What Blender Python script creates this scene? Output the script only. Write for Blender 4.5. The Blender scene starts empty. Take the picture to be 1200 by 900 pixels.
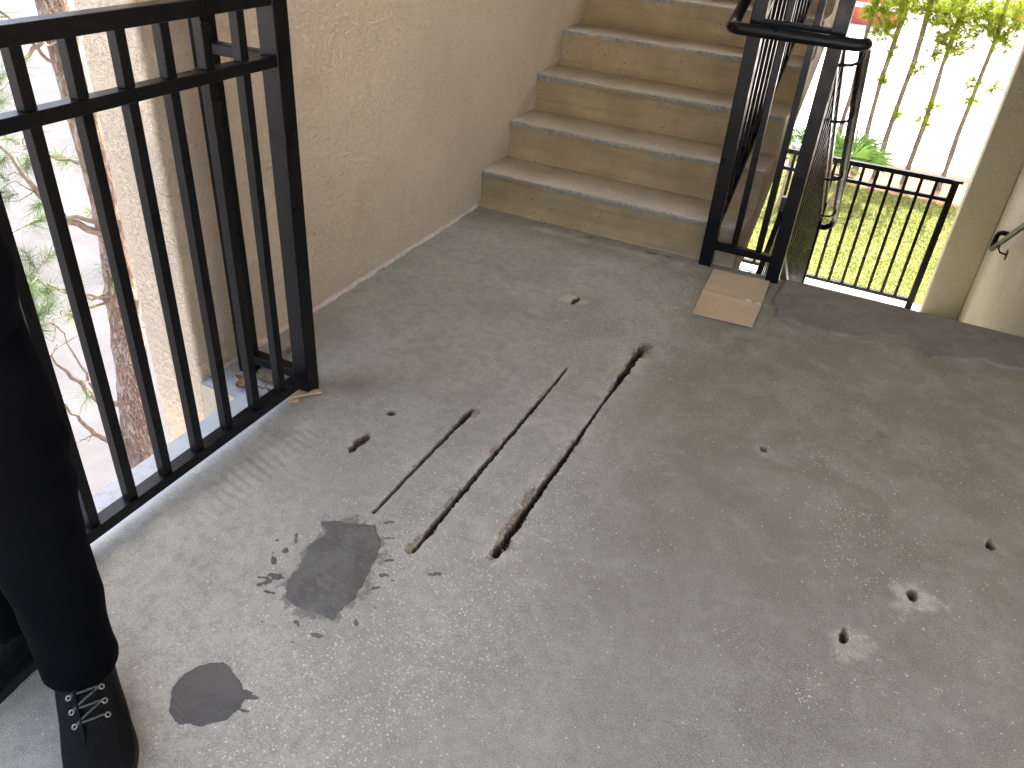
import bpy, bmesh, math, random
import numpy as np
from mathutils import Vector, Matrix, Quaternion
random.seed(7)
RNG = np.random.default_rng(11)
S = bpy.context.scene
COL = S.collection

# ------------------------------------------------------------------ camera
cam_d = bpy.data.cameras.new('camera')
cam = bpy.data.objects.new('camera', cam_d)
COL.objects.link(cam)
cam_d.sensor_width = 36.0
cam_d.lens = 928.17 / 1200 * 36
cam_d.clip_start = 0.02
cam_d.clip_end = 800
fwd = Vector((-0.33405264, 0.76430041, -0.55159199))
rgt = Vector((0.89628981, 0.4386746, 0.06503213))
upv = rgt.cross(fwd)
cam.matrix_world = Matrix(((rgt.x, upv.x, -fwd.x, 1.7437), (rgt.y, upv.y, -fwd.y, -3.406),
                           (rgt.z, upv.z, -fwd.z, 1.4621), (0, 0, 0, 1)))
S.camera = cam

# ------------------------------------------------------------------ sky and sun
SUN_EL, SUN_AZ = math.radians(70), math.radians(4)       # azimuth from +Y towards +X
W = bpy.data.worlds.new('World')
S.world = W
W.use_nodes = True
wn = W.node_tree.nodes
wl = W.node_tree.links
bg = wn['Background']
sky = wn.new('ShaderNodeTexSky')
sky.sky_type = 'NISHITA'
sky.sun_disc = False
sky.sun_elevation = SUN_EL
sky.sun_rotation = SUN_AZ
sky.air_density = 0.75
sky.dust_density = 7.0
sky.ozone_density = 0.0
wl.new(sky.outputs[0], bg.inputs[0])
bg.inputs[1].default_value = 0.15
sd = bpy.data.lights.new('sun', 'SUN')
sd.energy = 4.2
sd.angle = math.radians(0.53)
sd.color = (1.0, 0.94, 0.84)
sun = bpy.data.objects.new('sun', sd)
COL.objects.link(sun)
sdir = Vector((math.sin(SUN_AZ) * math.cos(SUN_EL), math.cos(SUN_AZ) * math.cos(SUN_EL), math.sin(SUN_EL)))
sun.rotation_euler = sdir.to_track_quat('Z', 'Y').to_euler()
sun.location = (20, 25, 40)
S.view_settings.view_transform = 'Standard'
S.view_settings.look = 'None'
S.view_settings.gamma = 1.0
S.view_settings.use_curve_mapping = False
S.view_settings.exposure = 2.82
S.render.engine = 'CYCLES'
S.cycles.use_denoising = True
S.cycles.max_bounces = 7
S.cycles.diffuse_bounces = 4
S.cycles.glossy_bounces = 2
S.cycles.transmission_bounces = 2
S.cycles.use_adaptive_sampling = True
S.cycles.adaptive_threshold = 0.02
S.cycles.caustics_reflective = False
S.cycles.caustics_refractive = False

# ------------------------------------------------------------------ helpers
def tag(o, label=None, cat=None, group=None, kind=None):
    if label: o['label'] = label
    if cat: o['category'] = cat
    if group: o['group'] = group
    if kind: o['kind'] = kind
    return o

def empty(name, loc=(0, 0, 0)):
    o = bpy.data.objects.new(name, None)
    o.empty_display_size = 0.1
    o.location = loc
    COL.objects.link(o)
    return o

def link(o, parent=None):
    COL.objects.link(o)
    if parent is not None:
        o.parent = parent
        o.matrix_parent_inverse = Matrix.Translation(-Vector(parent.location)) if parent.parent is None else Matrix.Translation(-Vector(parent.matrix_world.translation))
    return o

def wpar(o, parent):
    """parent o, keeping world coordinates (parents are never rotated; sub-parents sit at the origin)"""
    o.parent = parent
    off = Vector((0, 0, 0))
    q = parent
    while q is not None:
        off += Vector(q.location)
        q = q.parent
    o.matrix_parent_inverse = Matrix.Identity(4)
    o.location = Vector(o.location) - off
    return o

def mesh_np(name, V, F, mat=None, parent=None, smooth=False, attrs=None, loc=(0, 0, 0)):
    me = bpy.data.meshes.new(name)
    V = np.asarray(V, dtype=np.float32)
    if isinstance(F, np.ndarray) and F.ndim == 2:
        k = F.shape[1]
        me.vertices.add(len(V))
        me.vertices.foreach_set('co', V.ravel())
        me.loops.add(F.size)
        me.loops.foreach_set('vertex_index', F.astype(np.int32).ravel())
        me.polygons.add(len(F))
        me.polygons.foreach_set('loop_start', np.arange(0, F.size, k, dtype=np.int32))
        me.polygons.foreach_set('loop_total', np.full(len(F), k, dtype=np.int32))
        me.update(calc_edges=True)
    else:
        me.from_pydata([tuple(v) for v in V], [], [tuple(f) for f in F])
    me.validate()
    if attrs:
        for an, av in attrs.items():
            a = me.attributes.new(an, 'FLOAT', 'POINT')
            a.data.foreach_set('value', np.asarray(av, dtype=np.float32))
    if smooth:
        me.polygons.foreach_set('use_smooth', np.ones(len(me.polygons), dtype=bool))
    if mat: me.materials.append(mat)
    o = bpy.data.objects.new(name, me)
    o.location = loc
    COL.objects.link(o)
    if parent is not None: wpar(o, parent)
    return o

class MB:
    """collects boxes, bars and tubes of ONE piece"""
    def __init__(s): s.v = []; s.f = []
    def add(s, v, f):
        n = len(s.v); s.v += [tuple(q) for q in v]; s.f += [tuple(i + n for i in q) for q in f]
    def box(s, x0, x1, y0, y1, z0, z1):
        s.add([(x0,y0,z0),(x1,y0,z0),(x1,y1,z0),(x0,y1,z0),(x0,y0,z1),(x1,y0,z1),(x1,y1,z1),(x0,y1,z1)],
              [(0,3,2,1),(4,5,6,7),(0,1,5,4),(1,2,6,5),(2,3,7,6),(3,0,4,7)])
        return s
    def bar(s, a, b, w, h, up=(0, 0, 1)):
        a = Vector(a); b = Vector(b); d = (b - a).normalized(); u = Vector(up)
        sd_ = d.cross(u)
        if sd_.length < 1e-4: sd_ = d.cross(Vector((0, 1, 0)))
        sd_.normalize(); u = sd_.cross(d)
        vs = []
        for q in (a, b):
            for i, j in ((-1,-1),(1,-1),(1,1),(-1,1)): vs.append(q + sd_ * (i * w / 2) + u * (j * h / 2))
        s.add(vs, [(3,2,1,0),(4,5,6,7),(0,1,5,4),(1,2,6,5),(2,3,7,6),(3,0,4,7)])
        return s
    def tube(s, pts, r, n=10, caps=True):
        pts = [Vector(q) for q in pts]
        rr = r if isinstance(r, (list, tuple)) else [r] * len(pts)
        vs = []; fs = []; prev = None
        for i, q in enumerate(pts):
            d = (pts[min(i + 1, len(pts) - 1)] - pts[max(i - 1, 0)]).normalized()
            if prev is None:
                a = d.orthogonal().normalized()
            else:
                a = (prev - d * prev.dot(d)).normalized()
            prev = a; b = d.cross(a)
            for k in range(n):
                t = 2 * math.pi * k / n
                vs.append(q + (a * math.cos(t) + b * math.sin(t)) * rr[i])
        for i in range(len(pts) - 1):
            for k in range(n):
                k2 = (k + 1) % n
                fs.append((i*n+k, i*n+k2, (i+1)*n+k2, (i+1)*n+k))
        if caps:
            fs.append(tuple(range(n))[::-1]); fs.append(tuple(range((len(pts)-1)*n, len(pts)*n)))
        s.add(vs, fs)
        return s
    def prism(s, prof, x0, x1):
        """profile of (y,z) extruded along x"""
        n = len(prof)
        s.add([(x0, y, z) for y, z in prof] + [(x1, y, z) for y, z in prof],
              [tuple(range(n))[::-1], tuple(range(n, 2 * n))] + [(i, (i+1) % n, n + (i+1) % n, n + i) for i in range(n)])
        return s
    def build(s, name, mat, parent=None, smooth=False, bevel=0.0, seg=2):
        me = bpy.data.meshes.new(name)
        me.from_pydata(s.v, [], s.f)
        me.validate()
        bm = bmesh.new(); bm.from_mesh(me)
        bmesh.ops.recalc_face_normals(bm, faces=bm.faces)
        if bevel > 0:
            es = [e for e in bm.edges if len(e.link_faces) == 2 and e.calc_face_angle(0) > 0.5]
            rb_ = bmesh.ops.bevel(bm, geom=es, offset=bevel, segments=seg, affect='EDGES', profile=0.5)
            for f_ in rb_['faces']: f_.smooth = True       # only the rounded edges, the flats stay flat
        bm.to_mesh(me); bm.free()
        if smooth:
            me.polygons.foreach_set('use_smooth', np.ones(len(me.polygons), dtype=bool))
            if smooth == 'auto': me.set_sharp_from_angle(angle=math.radians(50))
        if mat: me.materials.append(mat)
        o = bpy.data.objects.new(name, me)
        COL.objects.link(o)
        if parent is not None: wpar(o, parent)
        return o

def arc(c, r, a0, a1, ax, ay, n=6):
    c = Vector(c); ax = Vector(ax); ay = Vector(ay)
    return [c + ax * (r * math.cos(a0 + (a1 - a0) * i / n)) + ay * (r * math.sin(a0 + (a1 - a0) * i / n)) for i in range(n + 1)]

# ---- 2-D value noise
def _h(ix, iy, seed):
    n = (ix.astype(np.int64) * 374761393 + iy.astype(np.int64) * 668265263 + seed * 1442695041) & 0x7fffffff
    n = (n ^ (n >> 13)) * 1274126177 & 0x7fffffff
    n = n ^ (n >> 16)
    return (n & 0xffff) / 65535.0
def vn(x, y, seed=0):
    x = np.asarray(x, float); y = np.asarray(y, float)
    ix = np.floor(x); iy = np.floor(y); fx = x - ix; fy = y - iy
    fx = fx * fx * (3 - 2 * fx); fy = fy * fy * (3 - 2 * fy)
    a = _h(ix, iy, seed); b = _h(ix + 1, iy, seed); c = _h(ix, iy + 1, seed); d = _h(ix + 1, iy + 1, seed)
    return (a * (1 - fx) + b * fx) * (1 - fy) + (c * (1 - fx) + d * fx) * fy - 0.5
def fbm(x, y, seed=0, o=4):
    t = 0; a = 1.0
    for i in range(o):
        t = t + a * vn(x * 2 ** i, y * 2 ** i, seed + i * 17); a *= 0.5
    return t
def sstep(a, b, x):
    t = np.clip((x - a) / (b - a), 0, 1)
    return t * t * (3 - 2 * t)

# ------------------------------------------------------------------ materials
class NT:
    def __init__(s, name):
        s.m = bpy.data.materials.new(name); s.m.use_nodes = True
        s.t = s.m.node_tree; s.n = s.t.nodes; s.bsdf = s.n['Principled BSDF']; s.out = s.n['Material Output']
        s.tc = s.n.new('ShaderNodeTexCoord'); s.co = s.tc.outputs['Object']
    def L(s, a, b): s.t.links.new(a, b)
    def setin(s, sock, v):
        if hasattr(v, 'is_linked') or hasattr(v, 'links'): s.L(v, sock)
        elif isinstance(v, (tuple, list)) and len(v) == 3 and sock.type == 'RGBA': sock.default_value = (*v, 1)
        else: sock.default_value = v
    def noise(s, scale, detail=4, rough=0.55, co=None, dist=0.0, vec=None):
        n = s.n.new('ShaderNodeTexNoise'); n.inputs['Scale'].default_value = scale
        n.inputs['Detail'].default_value = detail; n.inputs['Roughness'].default_value = rough
        n.inputs['Distortion'].default_value = dist
        s.L(co or s.co, n.inputs['Vector']); return n.outputs['Fac']
    def vor(s, scale, feature='F1', out='Distance', co=None, rnd=1.0):
        n = s.n.new('ShaderNodeTexVoronoi'); n.feature = feature; n.inputs['Scale'].default_value = scale
        n.inputs['Randomness'].default_value = rnd
        s.L(co or s.co, n.inputs['Vector']); return n.outputs[out]
    def stretch(s, sc):
        n = s.n.new('ShaderNodeMapping'); n.inputs['Scale'].default_value = sc; s.L(s.co, n.inputs['Vector']); return n.outputs[0]
    def math(s, op, a, b=0.0, c=0.0, clamp=False):
        n = s.n.new('ShaderNodeMath'); n.operation = op; n.use_clamp = clamp
        for i, v in enumerate((a, b, c)): s.setin(n.inputs[i], v)
        return n.outputs[0]
    def mix(s, f, a, b, mode='MIX'):
        n = s.n.new('ShaderNodeMix'); n.data_type = 'RGBA'; n.blend_type = mode
        s.setin(n.inputs[0], f); s.setin(n.inputs[6], a); s.setin(n.inputs[7], b); return n.outputs[2]
    def ramp(s, f, lo, hi, a=0.0, b=1.0):
        n = s.n.new('ShaderNodeMapRange'); n.interpolation_type = 'SMOOTHSTEP'
        s.setin(n.inputs[0], f); n.inputs[1].default_value = lo; n.inputs[2].default_value = hi
        n.inputs[3].default_value = a; n.inputs[4].default_value = b; return n.outputs[0]
    def attr(s, name):
        n = s.n.new('ShaderNodeAttribute'); n.attribute_name = name; return n.outputs['Fac']
    def bump(s, h, strength=0.5, dist=0.01, prev=None):
        n = s.n.new('ShaderNodeBump'); n.inputs['Strength'].default_value = strength; n.inputs['Distance'].default_value = dist
        s.setin(n.inputs['Height'], h)
        if prev is not None: s.L(prev, n.inputs['Normal'])
        return n.outputs[0]
    def done(s, color, rough=0.7, normal=None, spec=0.5, metal=0.0):
        s.setin(s.bsdf.inputs['Base Color'], color); s.setin(s.bsdf.inputs['Roughness'], rough)
        s.bsdf.inputs['Specular IOR Level'].default_value = spec; s.bsdf.inputs['Metallic'].default_value = metal
        if normal is not None: s.L(normal, s.bsdf.inputs['Normal'])
        return s.m

def m_stucco(name, base, k=1.0):
    t = NT(name)
    big = t.noise(1.1, 4, 0.6); st = t.noise(3.5, 4, 0.65, co=t.stretch((1.0, 1.0, 0.7)), dist=0.5)
    c = t.mix(t.ramp(big, 0.3, 0.7), tuple(v * 0.90 for v in base), tuple(min(1, v * 1.06) for v in base))
    c = t.mix(t.ramp(st, 0.50, 0.75, 0, 0.30), c, (base[0]*0.78, base[1]*0.73, base[2]*0.66))
    lump = t.noise(85, 3, 0.62, dist=0.6); drag = t.noise(34, 3, 0.6, co=t.stretch((1, 1.0, 2.0)), dist=2.2)
    ridge = t.ramp(t.math('ABSOLUTE', t.math('SUBTRACT', drag, 0.5)), 0.0, 0.035, 1, 0)
    h = t.math('ADD', lump, t.math('MULTIPLY', ridge, -0.25))
    c = t.mix(t.math('MULTIPLY', t.ramp(lump, 0.30, 0.45, 1, 0), 0.5), c, tuple(v * 0.6 for v in base))
    c = t.mix(t.math('MULTIPLY', ridge, t.ramp(big, 0.35, 0.65, 0.0, 0.30)), c, tuple(v * 0.62 for v in base))
    return t.done(c, 0.9, t.bump(h, 0.9, 0.0068 * k), spec=0.04)

def m_metal(name, base=(0.0035, 0.0037, 0.0042), rough=0.32):
    t = NT(name)
    n = t.noise(14, 4); dust = t.noise(55, 5, 0.7)
    c = t.mix(t.ramp(dust, 0.58, 0.85, 0, 0.16), base, (0.05, 0.048, 0.043))
    r = t.ramp(n, 0.3, 0.7, rough - 0.06, rough + 0.1)
    return t.done(c, r, t.bump(t.noise(240, 2), 0.06, 0.002), spec=0.22)

def m_floor():
    t = NT('landing concrete')
    big = t.noise(0.9, 4, 0.6); mid = t.noise(4.2, 5, 0.68, dist=0.6); sml = t.noise(30, 4, 0.7); fine = t.noise(330, 2, 0.7); sweep = t.noise(3.0, 4, 0.62, co=t.stretch((4.5, 1.0, 1)), dist=0.8)
    c = t.mix(t.ramp(big, 0.35, 0.66), (0.322, 0.328, 0.292), (0.406, 0.413, 0.37))
    c = t.mix(t.ramp(mid, 0.40, 0.72, 0, 0.50), c, (0.255, 0.25, 0.22))
    c = t.mix(t.ramp(sweep, 0.5, 0.75, 0, 0.22), c, (0.48, 0.48, 0.445))
    c = t.mix(t.math('MULTIPLY', t.attr('ground_tone'), t.ramp(mid, 0.3, 0.6, 0.62, 1.0)), c, (0.194, 0.183, 0.135))  # brown tint at right: staining plus the warmer, dimmer light painted in
    c = t.mix(t.ramp(sml, 0.38, 0.68, 0, 0.45), c, (0.205, 0.198, 0.172))
    blot = t.noise(11, 5, 0.74, dist=0.5)
    c = t.mix(t.ramp(blot, 0.5, 0.72, 0, 0.26), c, (0.47, 0.465, 0.42))
    c = t.mix(t.ramp(blot, 0.42, 0.28, 0, 0.30), c, (0.18, 0.168, 0.138))
    c = t.mix(t.ramp(fine, 0.5, 0.70, 0, 0.5), c, (0.53, 0.52, 0.47))
    c = t.mix(t.ramp(fine, 0.5, 0.28, 0, 0.55), c, (0.115, 0.11, 0.095))
    dust = t.attr('dust')
    c = t.mix(t.math('MULTIPLY', dust, t.ramp(blot, 0.25, 0.6)), c, (0.56, 0.53, 0.455))
    fl = t.attr('fleck')
    def chips(scale, k, base, size):
        n = t.n.new('ShaderNodeTexVoronoi'); n.inputs['Scale'].default_value = scale; t.L(t.co, n.inputs['Vector'])
        sp = t.n.new('ShaderNodeSeparateColor'); t.L(n.outputs['Color'], sp.inputs[0])
        pick = t.math('LESS_THAN', sp.outputs[0], t.math('ADD', t.math('MULTIPLY', fl, k), base))
        return t.math('MULTIPLY', pick, t.math('LESS_THAN', t.math('ADD', n.outputs['Distance'], t.math('MULTIPLY', fine, 0.7)), t.math('ADD', t.math('MULTIPLY', sp.outputs[1], 0.3), size + .16))), sp.outputs[2]
    ch, r1 = chips(105, 0.66, 0.0, 0.18)
    c = t.mix(ch, c, t.mix(r1, (0.46, 0.44, 0.39), (0.62, 0.60, 0.54)))
    ch2, r2 = chips(170, 0.62, 0.006, 0.30)
    c = t.mix(ch2, c, (0.60, 0.565, 0.49))
    raw = t.attr('raw')
    rawc = t.mix(t.ramp(t.noise(70, 3, 0.7), 0.35, 0.65), (0.085, 0.055, 0.03), (0.29, 0.215, 0.13))
    c = t.mix(raw, c, rawc)
    c = t.mix(t.math('MULTIPLY', t.attr('deep'), 0.92), c, (0.030, 0.019, 0.012))
    lip = t.math('MULTIPLY', t.attr('lip'), t.ramp(sml, 0.36, 0.5))
    c = t.mix(lip, c, (0.40, 0.44, 0.47))
    c = t.mix(t.math('MULTIPLY', t.attr('mottle_shade'), 0.55), c, (0.12, 0.115, 0.105))  # mottled dark marks and the painted shade beside the front post
    smr = t.ramp(t.math('ADD', t.attr('smear'), t.math('MULTIPLY', t.math('SUBTRACT', t.noise(26, 5, 0.75, dist=0.6), 0.5), 1.7)), 0.46, 0.62)
    c = t.mix(t.math('MULTIPLY', smr, 0.8), c, (0.145, 0.142, 0.13))
    h = t.math('ADD', t.math('MULTIPLY', fine, 0.55), t.math('MULTIPLY', t.noise(80, 3, 0.75), t.math('ADD', t.math('MULTIPLY', raw, 3.0), 0.7)))
    r = t.ramp(mid, 0.3, 0.7, 0.52, 0.78)
    return t.done(c, r, t.bump(h, 0.55, 0.0022), spec=0.38)

def m_patch(name, a, b, rough=0.85):
    t = NT(name)
    big = t.noise(7, 5, 0.65, dist=1.0); tr = t.noise(16, 5, 0.6, co=t.stretch((1, 3.2, 1)), dist=1.5); fine = t.noise(260, 3, 0.7)
    c = t.mix(t.ramp(big, 0.35, 0.65), a, b)
    c = t.mix(t.ramp(tr, 0.5, 0.7, 0, 0.5), c, tuple(v * 1.25 for v in b))
    c = t.mix(t.ramp(fine, 0.6, 0.8, 0, 0.35), c, tuple(v * 1.7 for v in b))
    pin = t.math('LESS_THAN', t.vor(70), 0.08)
    c = t.mix(pin, c, tuple(v * 0.4 for v in a))
    return t.done(c, rough, t.bump(t.math('ADD', t.math('MULTIPLY', fine, 0.3), tr), 0.5, 0.003), spec=0.25)

def m_step():
    t = NT('painted step concrete')
    wear = t.attr('wear'); top = t.attr('top')
    n1 = t.noise(5, 4, 0.65); n2 = t.noise(20, 5, 0.72, co=t.stretch((0.4, 1, 1)), dist=0.8); n3 = t.noise(60, 4, 0.75); n4 = t.noise(9, 4, 0.6, co=t.stretch((0.18, 1, 2.5)))
    c = t.mix(t.ramp(n1, 0.3, 0.7), (0.29, 0.21, 0.108), (0.385, 0.29, 0.163))
    c = t.mix(t.ramp(n4, 0.5, 0.7, 0, 0.5), c, (0.19, 0.152, 0.10))
    c = t.mix(t.ramp(n3, 0.55, 0.75, 0, 0.35), c, (0.39, 0.31, 0.20))
    # worn treads: the paint is rubbed thin and dusty, lightened further to paint in light from above
    c = t.mix(t.math('MULTIPLY', top, t.ramp(n1, 0.2, 0.6, 0.6, 1.0)), c, (0.57, 0.53, 0.46))
    c = t.mix(t.math('MULTIPLY', top, t.ramp(n2, 0.5, 0.7, 0, 0.6)), c, (0.68, 0.64, 0.57))
    # chipped noses: bare blue-grey concrete
    wv = t.math('ADD', wear, t.math('ADD', t.math('MULTIPLY', n2, 1.5), t.math('MULTIPLY', n3, 0.55)))
    chip = t.ramp(wv, 1.40, 1.52)
    c = t.mix(t.math('MULTIPLY', chip, 0.85), c, t.mix(t.ramp(n3, 0.4, 0.6), (0.16, 0.165, 0.155), (0.30, 0.295, 0.265)))
    sp = t.math('MULTIPLY', t.math('LESS_THAN', t.vor(34), t.math('MULTIPLY', n3, 0.26)), t.ramp(n1, 0.5, 0.58))
    c = t.mix(sp, c, (0.075, 0.06, 0.045))
    h = t.math('ADD', t.math('MULTIPLY', n3, 0.6), t.math('SUBTRACT', t.math('MULTIPLY', n1, 0.9), t.math('MULTIPLY', chip, 0.5)))
    return t.done(c, t.ramp(n2, 0.3, 0.7, 0.5, 0.72), t.bump(h, 0.5, 0.004), spec=0.35)

def m_simple(name, a, b, scale=8.0, rough=0.7, bump=0.3, bd=0.003, spec=0.4, fine=None):
    t = NT(name)
    n = t.noise(scale, 5, 0.65); f = t.noise(fine or scale * 9, 4, 0.7)
    c = t.mix(t.ramp(n, 0.32, 0.68), a, b)
    c = t.mix(t.ramp(f, 0.5, 0.8, 0, 0.35), c, tuple(v * 0.6 for v in a))
    return t.done(c, rough, t.bump(t.math('ADD', n, t.math('MULTIPLY', f, 0.5)), bump, bd), spec=spec)

def m_leaf(name, a, b, trans=0.35):
    t = NT(name)
    n = t.noise(3.5, 3)
    c = t.mix(t.ramp(n, 0.3, 0.7), a, b)
    m = t.done(c, 0.55, spec=0.3)
    tr = t.n.new('ShaderNodeBsdfTranslucent'); t.L(c, tr.inputs[0])
    mx = t.n.new('ShaderNodeMixShader'); mx.inputs[0].default_value = trans
    t.L(t.bsdf.outputs[0], mx.inputs[1]); t.L(tr.outputs[0], mx.inputs[2]); t.L(mx.outputs[0], t.out.inputs[0])
    return m

def m_bark(name='pine bark', a=(0.38, 0.235, 0.17), b=(0.50, 0.39, 0.32), g=(0.53, 0.485, 0.45), dk=(0.17, 0.115, 0.085)):
    t = NT(name)
    co = t.stretch((1, 1, 0.30))
    plate = t.noise(34, 4, 0.68, co=co, dist=1.6); flake = t.noise(75, 4, 0.7, co=t.stretch((1, 1, 0.45)), dist=1.0); big = t.noise(5, 3)
    c = t.mix(t.ramp(plate, 0.36, 0.64), a, b)
    c = t.mix(t.ramp(flake, 0.48, 0.66, 0, 0.75), c, g)
    crack = t.ramp(t.math('ABSOLUTE', t.math('SUBTRACT', plate, 0.47)), 0.0, 0.045, 1, 0)
    c = t.mix(t.math('MULTIPLY', crack, t.ramp(big, 0.3, 0.7, 0.35, 0.9)), c, dk)
    h = t.math('SUBTRACT', t.math('ADD', t.math('MULTIPLY', flake, 0.7), plate), t.math('MULTIPLY', crack, 0.45))
    return t.done(c, 0.92, t.bump(h, 1.0, 0.02), spec=0.15)

M = {}
M['stucco'] = m_stucco('tan stucco', (0.70, 0.58, 0.44))
M['stucco_far'] = m_stucco('cream stucco', (0.57, 0.525, 0.40))
M['metal'] = m_metal('black powder coated steel')
M['floor'] = m_floor()
M['step'] = m_step()
M['slab'] = m_simple('slab side concrete', (0.40, 0.36, 0.29), (0.47, 0.42, 0.34), 6, 0.85)
M['patch_a'] = m_patch('grey mortar', (0.098, 0.098, 0.09), (0.145, 0.145, 0.133))
M['patch_b'] = m_patch('smooth grey mortar', (0.092, 0.092, 0.088), (0.118, 0.118, 0.112))
M['grout'] = m_patch('old grey mortar', (0.158, 0.152, 0.126), (0.212, 0.203, 0.168), 0.72)
M['ceil'] = m_simple('painted ceiling', (0.62, 0.57, 0.48), (0.68, 0.63, 0.54), 5, 0.9, 0.3)
M['caulk'] = m_simple('old sealant', (0.50, 0.42, 0.37), (0.62, 0.55, 0.50), 40, 0.7, 0.6, 0.004)
M['card'] = m_simple('brown cardboard', (0.48, 0.385, 0.27), (0.55, 0.45, 0.325), 5, 0.8, 0.25, 0.002, 0.25, 70)
M['card_torn'] = m_simple('torn cardboard', (0.6, 0.53, 0.44), (0.7, 0.63, 0.55), 60, 0.9, 0.4)
M['bark'] = m_bark()
M['bark_pale'] = m_bark('grey pine bark', (0.19, 0.16, 0.13), (0.30, 0.265, 0.225), (0.36, 0.335, 0.30), (0.10, 0.08, 0.065))
M['twig'] = m_simple('grey brown twig bark', (0.22, 0.165, 0.135), (0.35, 0.285, 0.24), 25, 0.9, 0.8, 0.006)
M['needle'] = m_leaf('pine needles', (0.09, 0.15, 0.05), (0.15, 0.22, 0.08))
M['needle_y'] = m_leaf('young pine needles', (0.17, 0.235, 0.014), (0.25, 0.30, 0.03), 0.6)
M['frond'] = m_leaf('green fan leaf', (0.08, 0.16, 0.035), (0.13, 0.22, 0.06))
M['dead'] = m_leaf('dry leaf', (0.20, 0.12, 0.06), (0.33, 0.22, 0.12), 0.2)
M['wood'] = m_simple('raw wood shim', (0.46, 0.33, 0.18), (0.6, 0.46, 0.27), 20, 0.8, 0.4)
M['pave'] = m_simple('pale asphalt', (0.038, 0.0385, 0.043), (0.053, 0.0535, 0.059), 0.8, 0.9, 0.5, 0.01, 0.3, 46)
M['lot'] = m_simple('bleached concrete lot', (0.5, 0.49, 0.47), (0.58, 0.57, 0.55), 0.6, 0.9, 0.4, 0.01, 0.3, 22)
M['mulch'] = m_simple('pine straw mulch', (0.13, 0.062, 0.036), (0.2, 0.105, 0.06), 9, 0.95, 1.0, 0.03)
M['ground_tone'] = m_simple('turf soil', (0.11, 0.12, 0.035), (0.15, 0.155, 0.05), 3, 0.95, 0.8, 0.03)
M['grass'] = m_leaf('lawn grass', (0.12, 0.15, 0.028), (0.20, 0.21, 0.055), 0.35)
M['red'] = m_simple('red painted wall', (0.38, 0.07, 0.045), (0.43, 0.085, 0.055), 0.5, 0.7, 0.2)
M['white'] = m_simple('white trim', (0.72, 0.71, 0.69), (0.78, 0.77, 0.75), 1, 0.6, 0.1)
M['glass'] = m_simple('dark window glass', (0.03, 0.035, 0.04), (0.05, 0.055, 0.06), 1, 0.08, 0.0)
M['cloth'] = m_simple('navy trouser cloth', (0.0013, 0.0015, 0.0026), (0.0022, 0.0024, 0.0038), 12, 0.9, 0.3, 0.002, 0.06, 500)
M['shirt'] = m_simple('grey shirt cloth', (0.20, 0.22, 0.25), (0.24, 0.26, 0.29), 12, 0.9, 0.2)
M['skin'] = m_simple('skin', (0.42, 0.26, 0.18), (0.48, 0.3, 0.21), 20, 0.5, 0.1)
M['hair'] = m_simple('dark hair', (0.02, 0.015, 0.01), (0.04, 0.028, 0.02), 60, 0.6, 0.5)
M['boot'] = m_simple('black boot leather', (0.004, 0.004, 0.0045), (0.007, 0.007, 0.0075), 30, 0.55, 0.5, 0.003, 0.1, 120)
M['sole'] = m_simple('black rubber', (0.009, 0.009, 0.009), (0.015, 0.015, 0.015), 30, 0.8, 0.3)
M['lace'] = m_simple('grey green lace', (0.07, 0.075, 0.062), (0.12, 0.125, 0.105), 200, 0.9, 0.5)
M['eyelet'] = m_metal('steel eyelet', (0.35, 0.35, 0.33), 0.35)
M['eyelet'].node_tree.nodes['Principled BSDF'].inputs['Metallic'].default_value = 0.9

RH, TD = 0.178, 0.2966            # riser, tread
WL, WR = 0.0, 2.735               # left wall face, right wall face
YE, YF = -1.90, 3.75              # end of left wall, far edge
SX = 1.29                         # right edge of upper flight
SL = 1.43                         # left edge of lower flight
XS = 0.145                        # outer edge of the landing slab
ZL = -9 * RH                      # lower landing
GZ = -3.2                         # ground

# ------------------------------------------------------------------ landing floor
cuts = [  # x, y0, y1, [(y, half width)]
    (0.815, -2.125, -1.575, [(-2.125, .0015), (-2.0, .0032), (-1.85, .0042), (-1.7, .0048), (-1.62, .0075), (-1.575, .004)]),
    (0.979, -2.195, -1.19, [(-2.195, .004), (-2.1, .0055), (-1.9, .0058), (-1.75, .005), (-1.6, .004), (-1.5, .0048), (-1.35, .0035), (-1.19, .0008)]),
    (1.164, -2.105, -0.885, [(-2.105, .007), (-2.0, .0075), (-1.85, .0068), (-1.65, .0055), (-1.5, .0038), (-1.38, .0018), (-1.28, .0035), (-1.15, .0072), (-0.95, .0085), (-0.885, .008)]),
]
holes = [  # x, y, rx, ry, depth, halo
    (1.993, -1.927, .010, .022, .03, .055), (2.132, -1.707, .012, .017, .03, .06), (2.317, -1.401, .011, .016, .03, .028), (1.682, -1.295, .010, .011, .02, .03),
    (0.811, -0.70, .011, .028, .012, .05), (0.609, -1.892, .012, .046, .02, .022), (0.609, -1.726, .012, .012, .012, .018)]
def axis_lines(lo, hi, step, dense):
    L_ = list(np.arange(lo, hi, step)) + [hi]
    for c, r, s_ in dense: L_ += list(np.arange(c - r, c + r, s_))
    L_ = np.unique(np.clip(np.array(L_), lo, hi))
    keep = [L_[0]]
    for v in L_[1:]:
        if v - keep[-1] > 0.0008: keep.append(v)
    keep[-1] = hi
    return np.array(keep)
X0, X1, Y0, Y1 = 0.0, WR, -3.7, 0.0
gx = axis_lines(X0, X1, 0.0075, [(c[0], .022, .0013) for c in cuts] + [(h[0], h[2] * 1.8, .0022) for h in holes])
gy = axis_lines(Y0, Y1, 0.0075, [(h[1], h[3] * 1.5, .0028) for h in holes] + [(-1.53, .70, .0036)])
gx[np.argmin(abs(gx - XS))] = XS
gy[np.argmin(abs(gy - YE))] = YE
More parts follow.
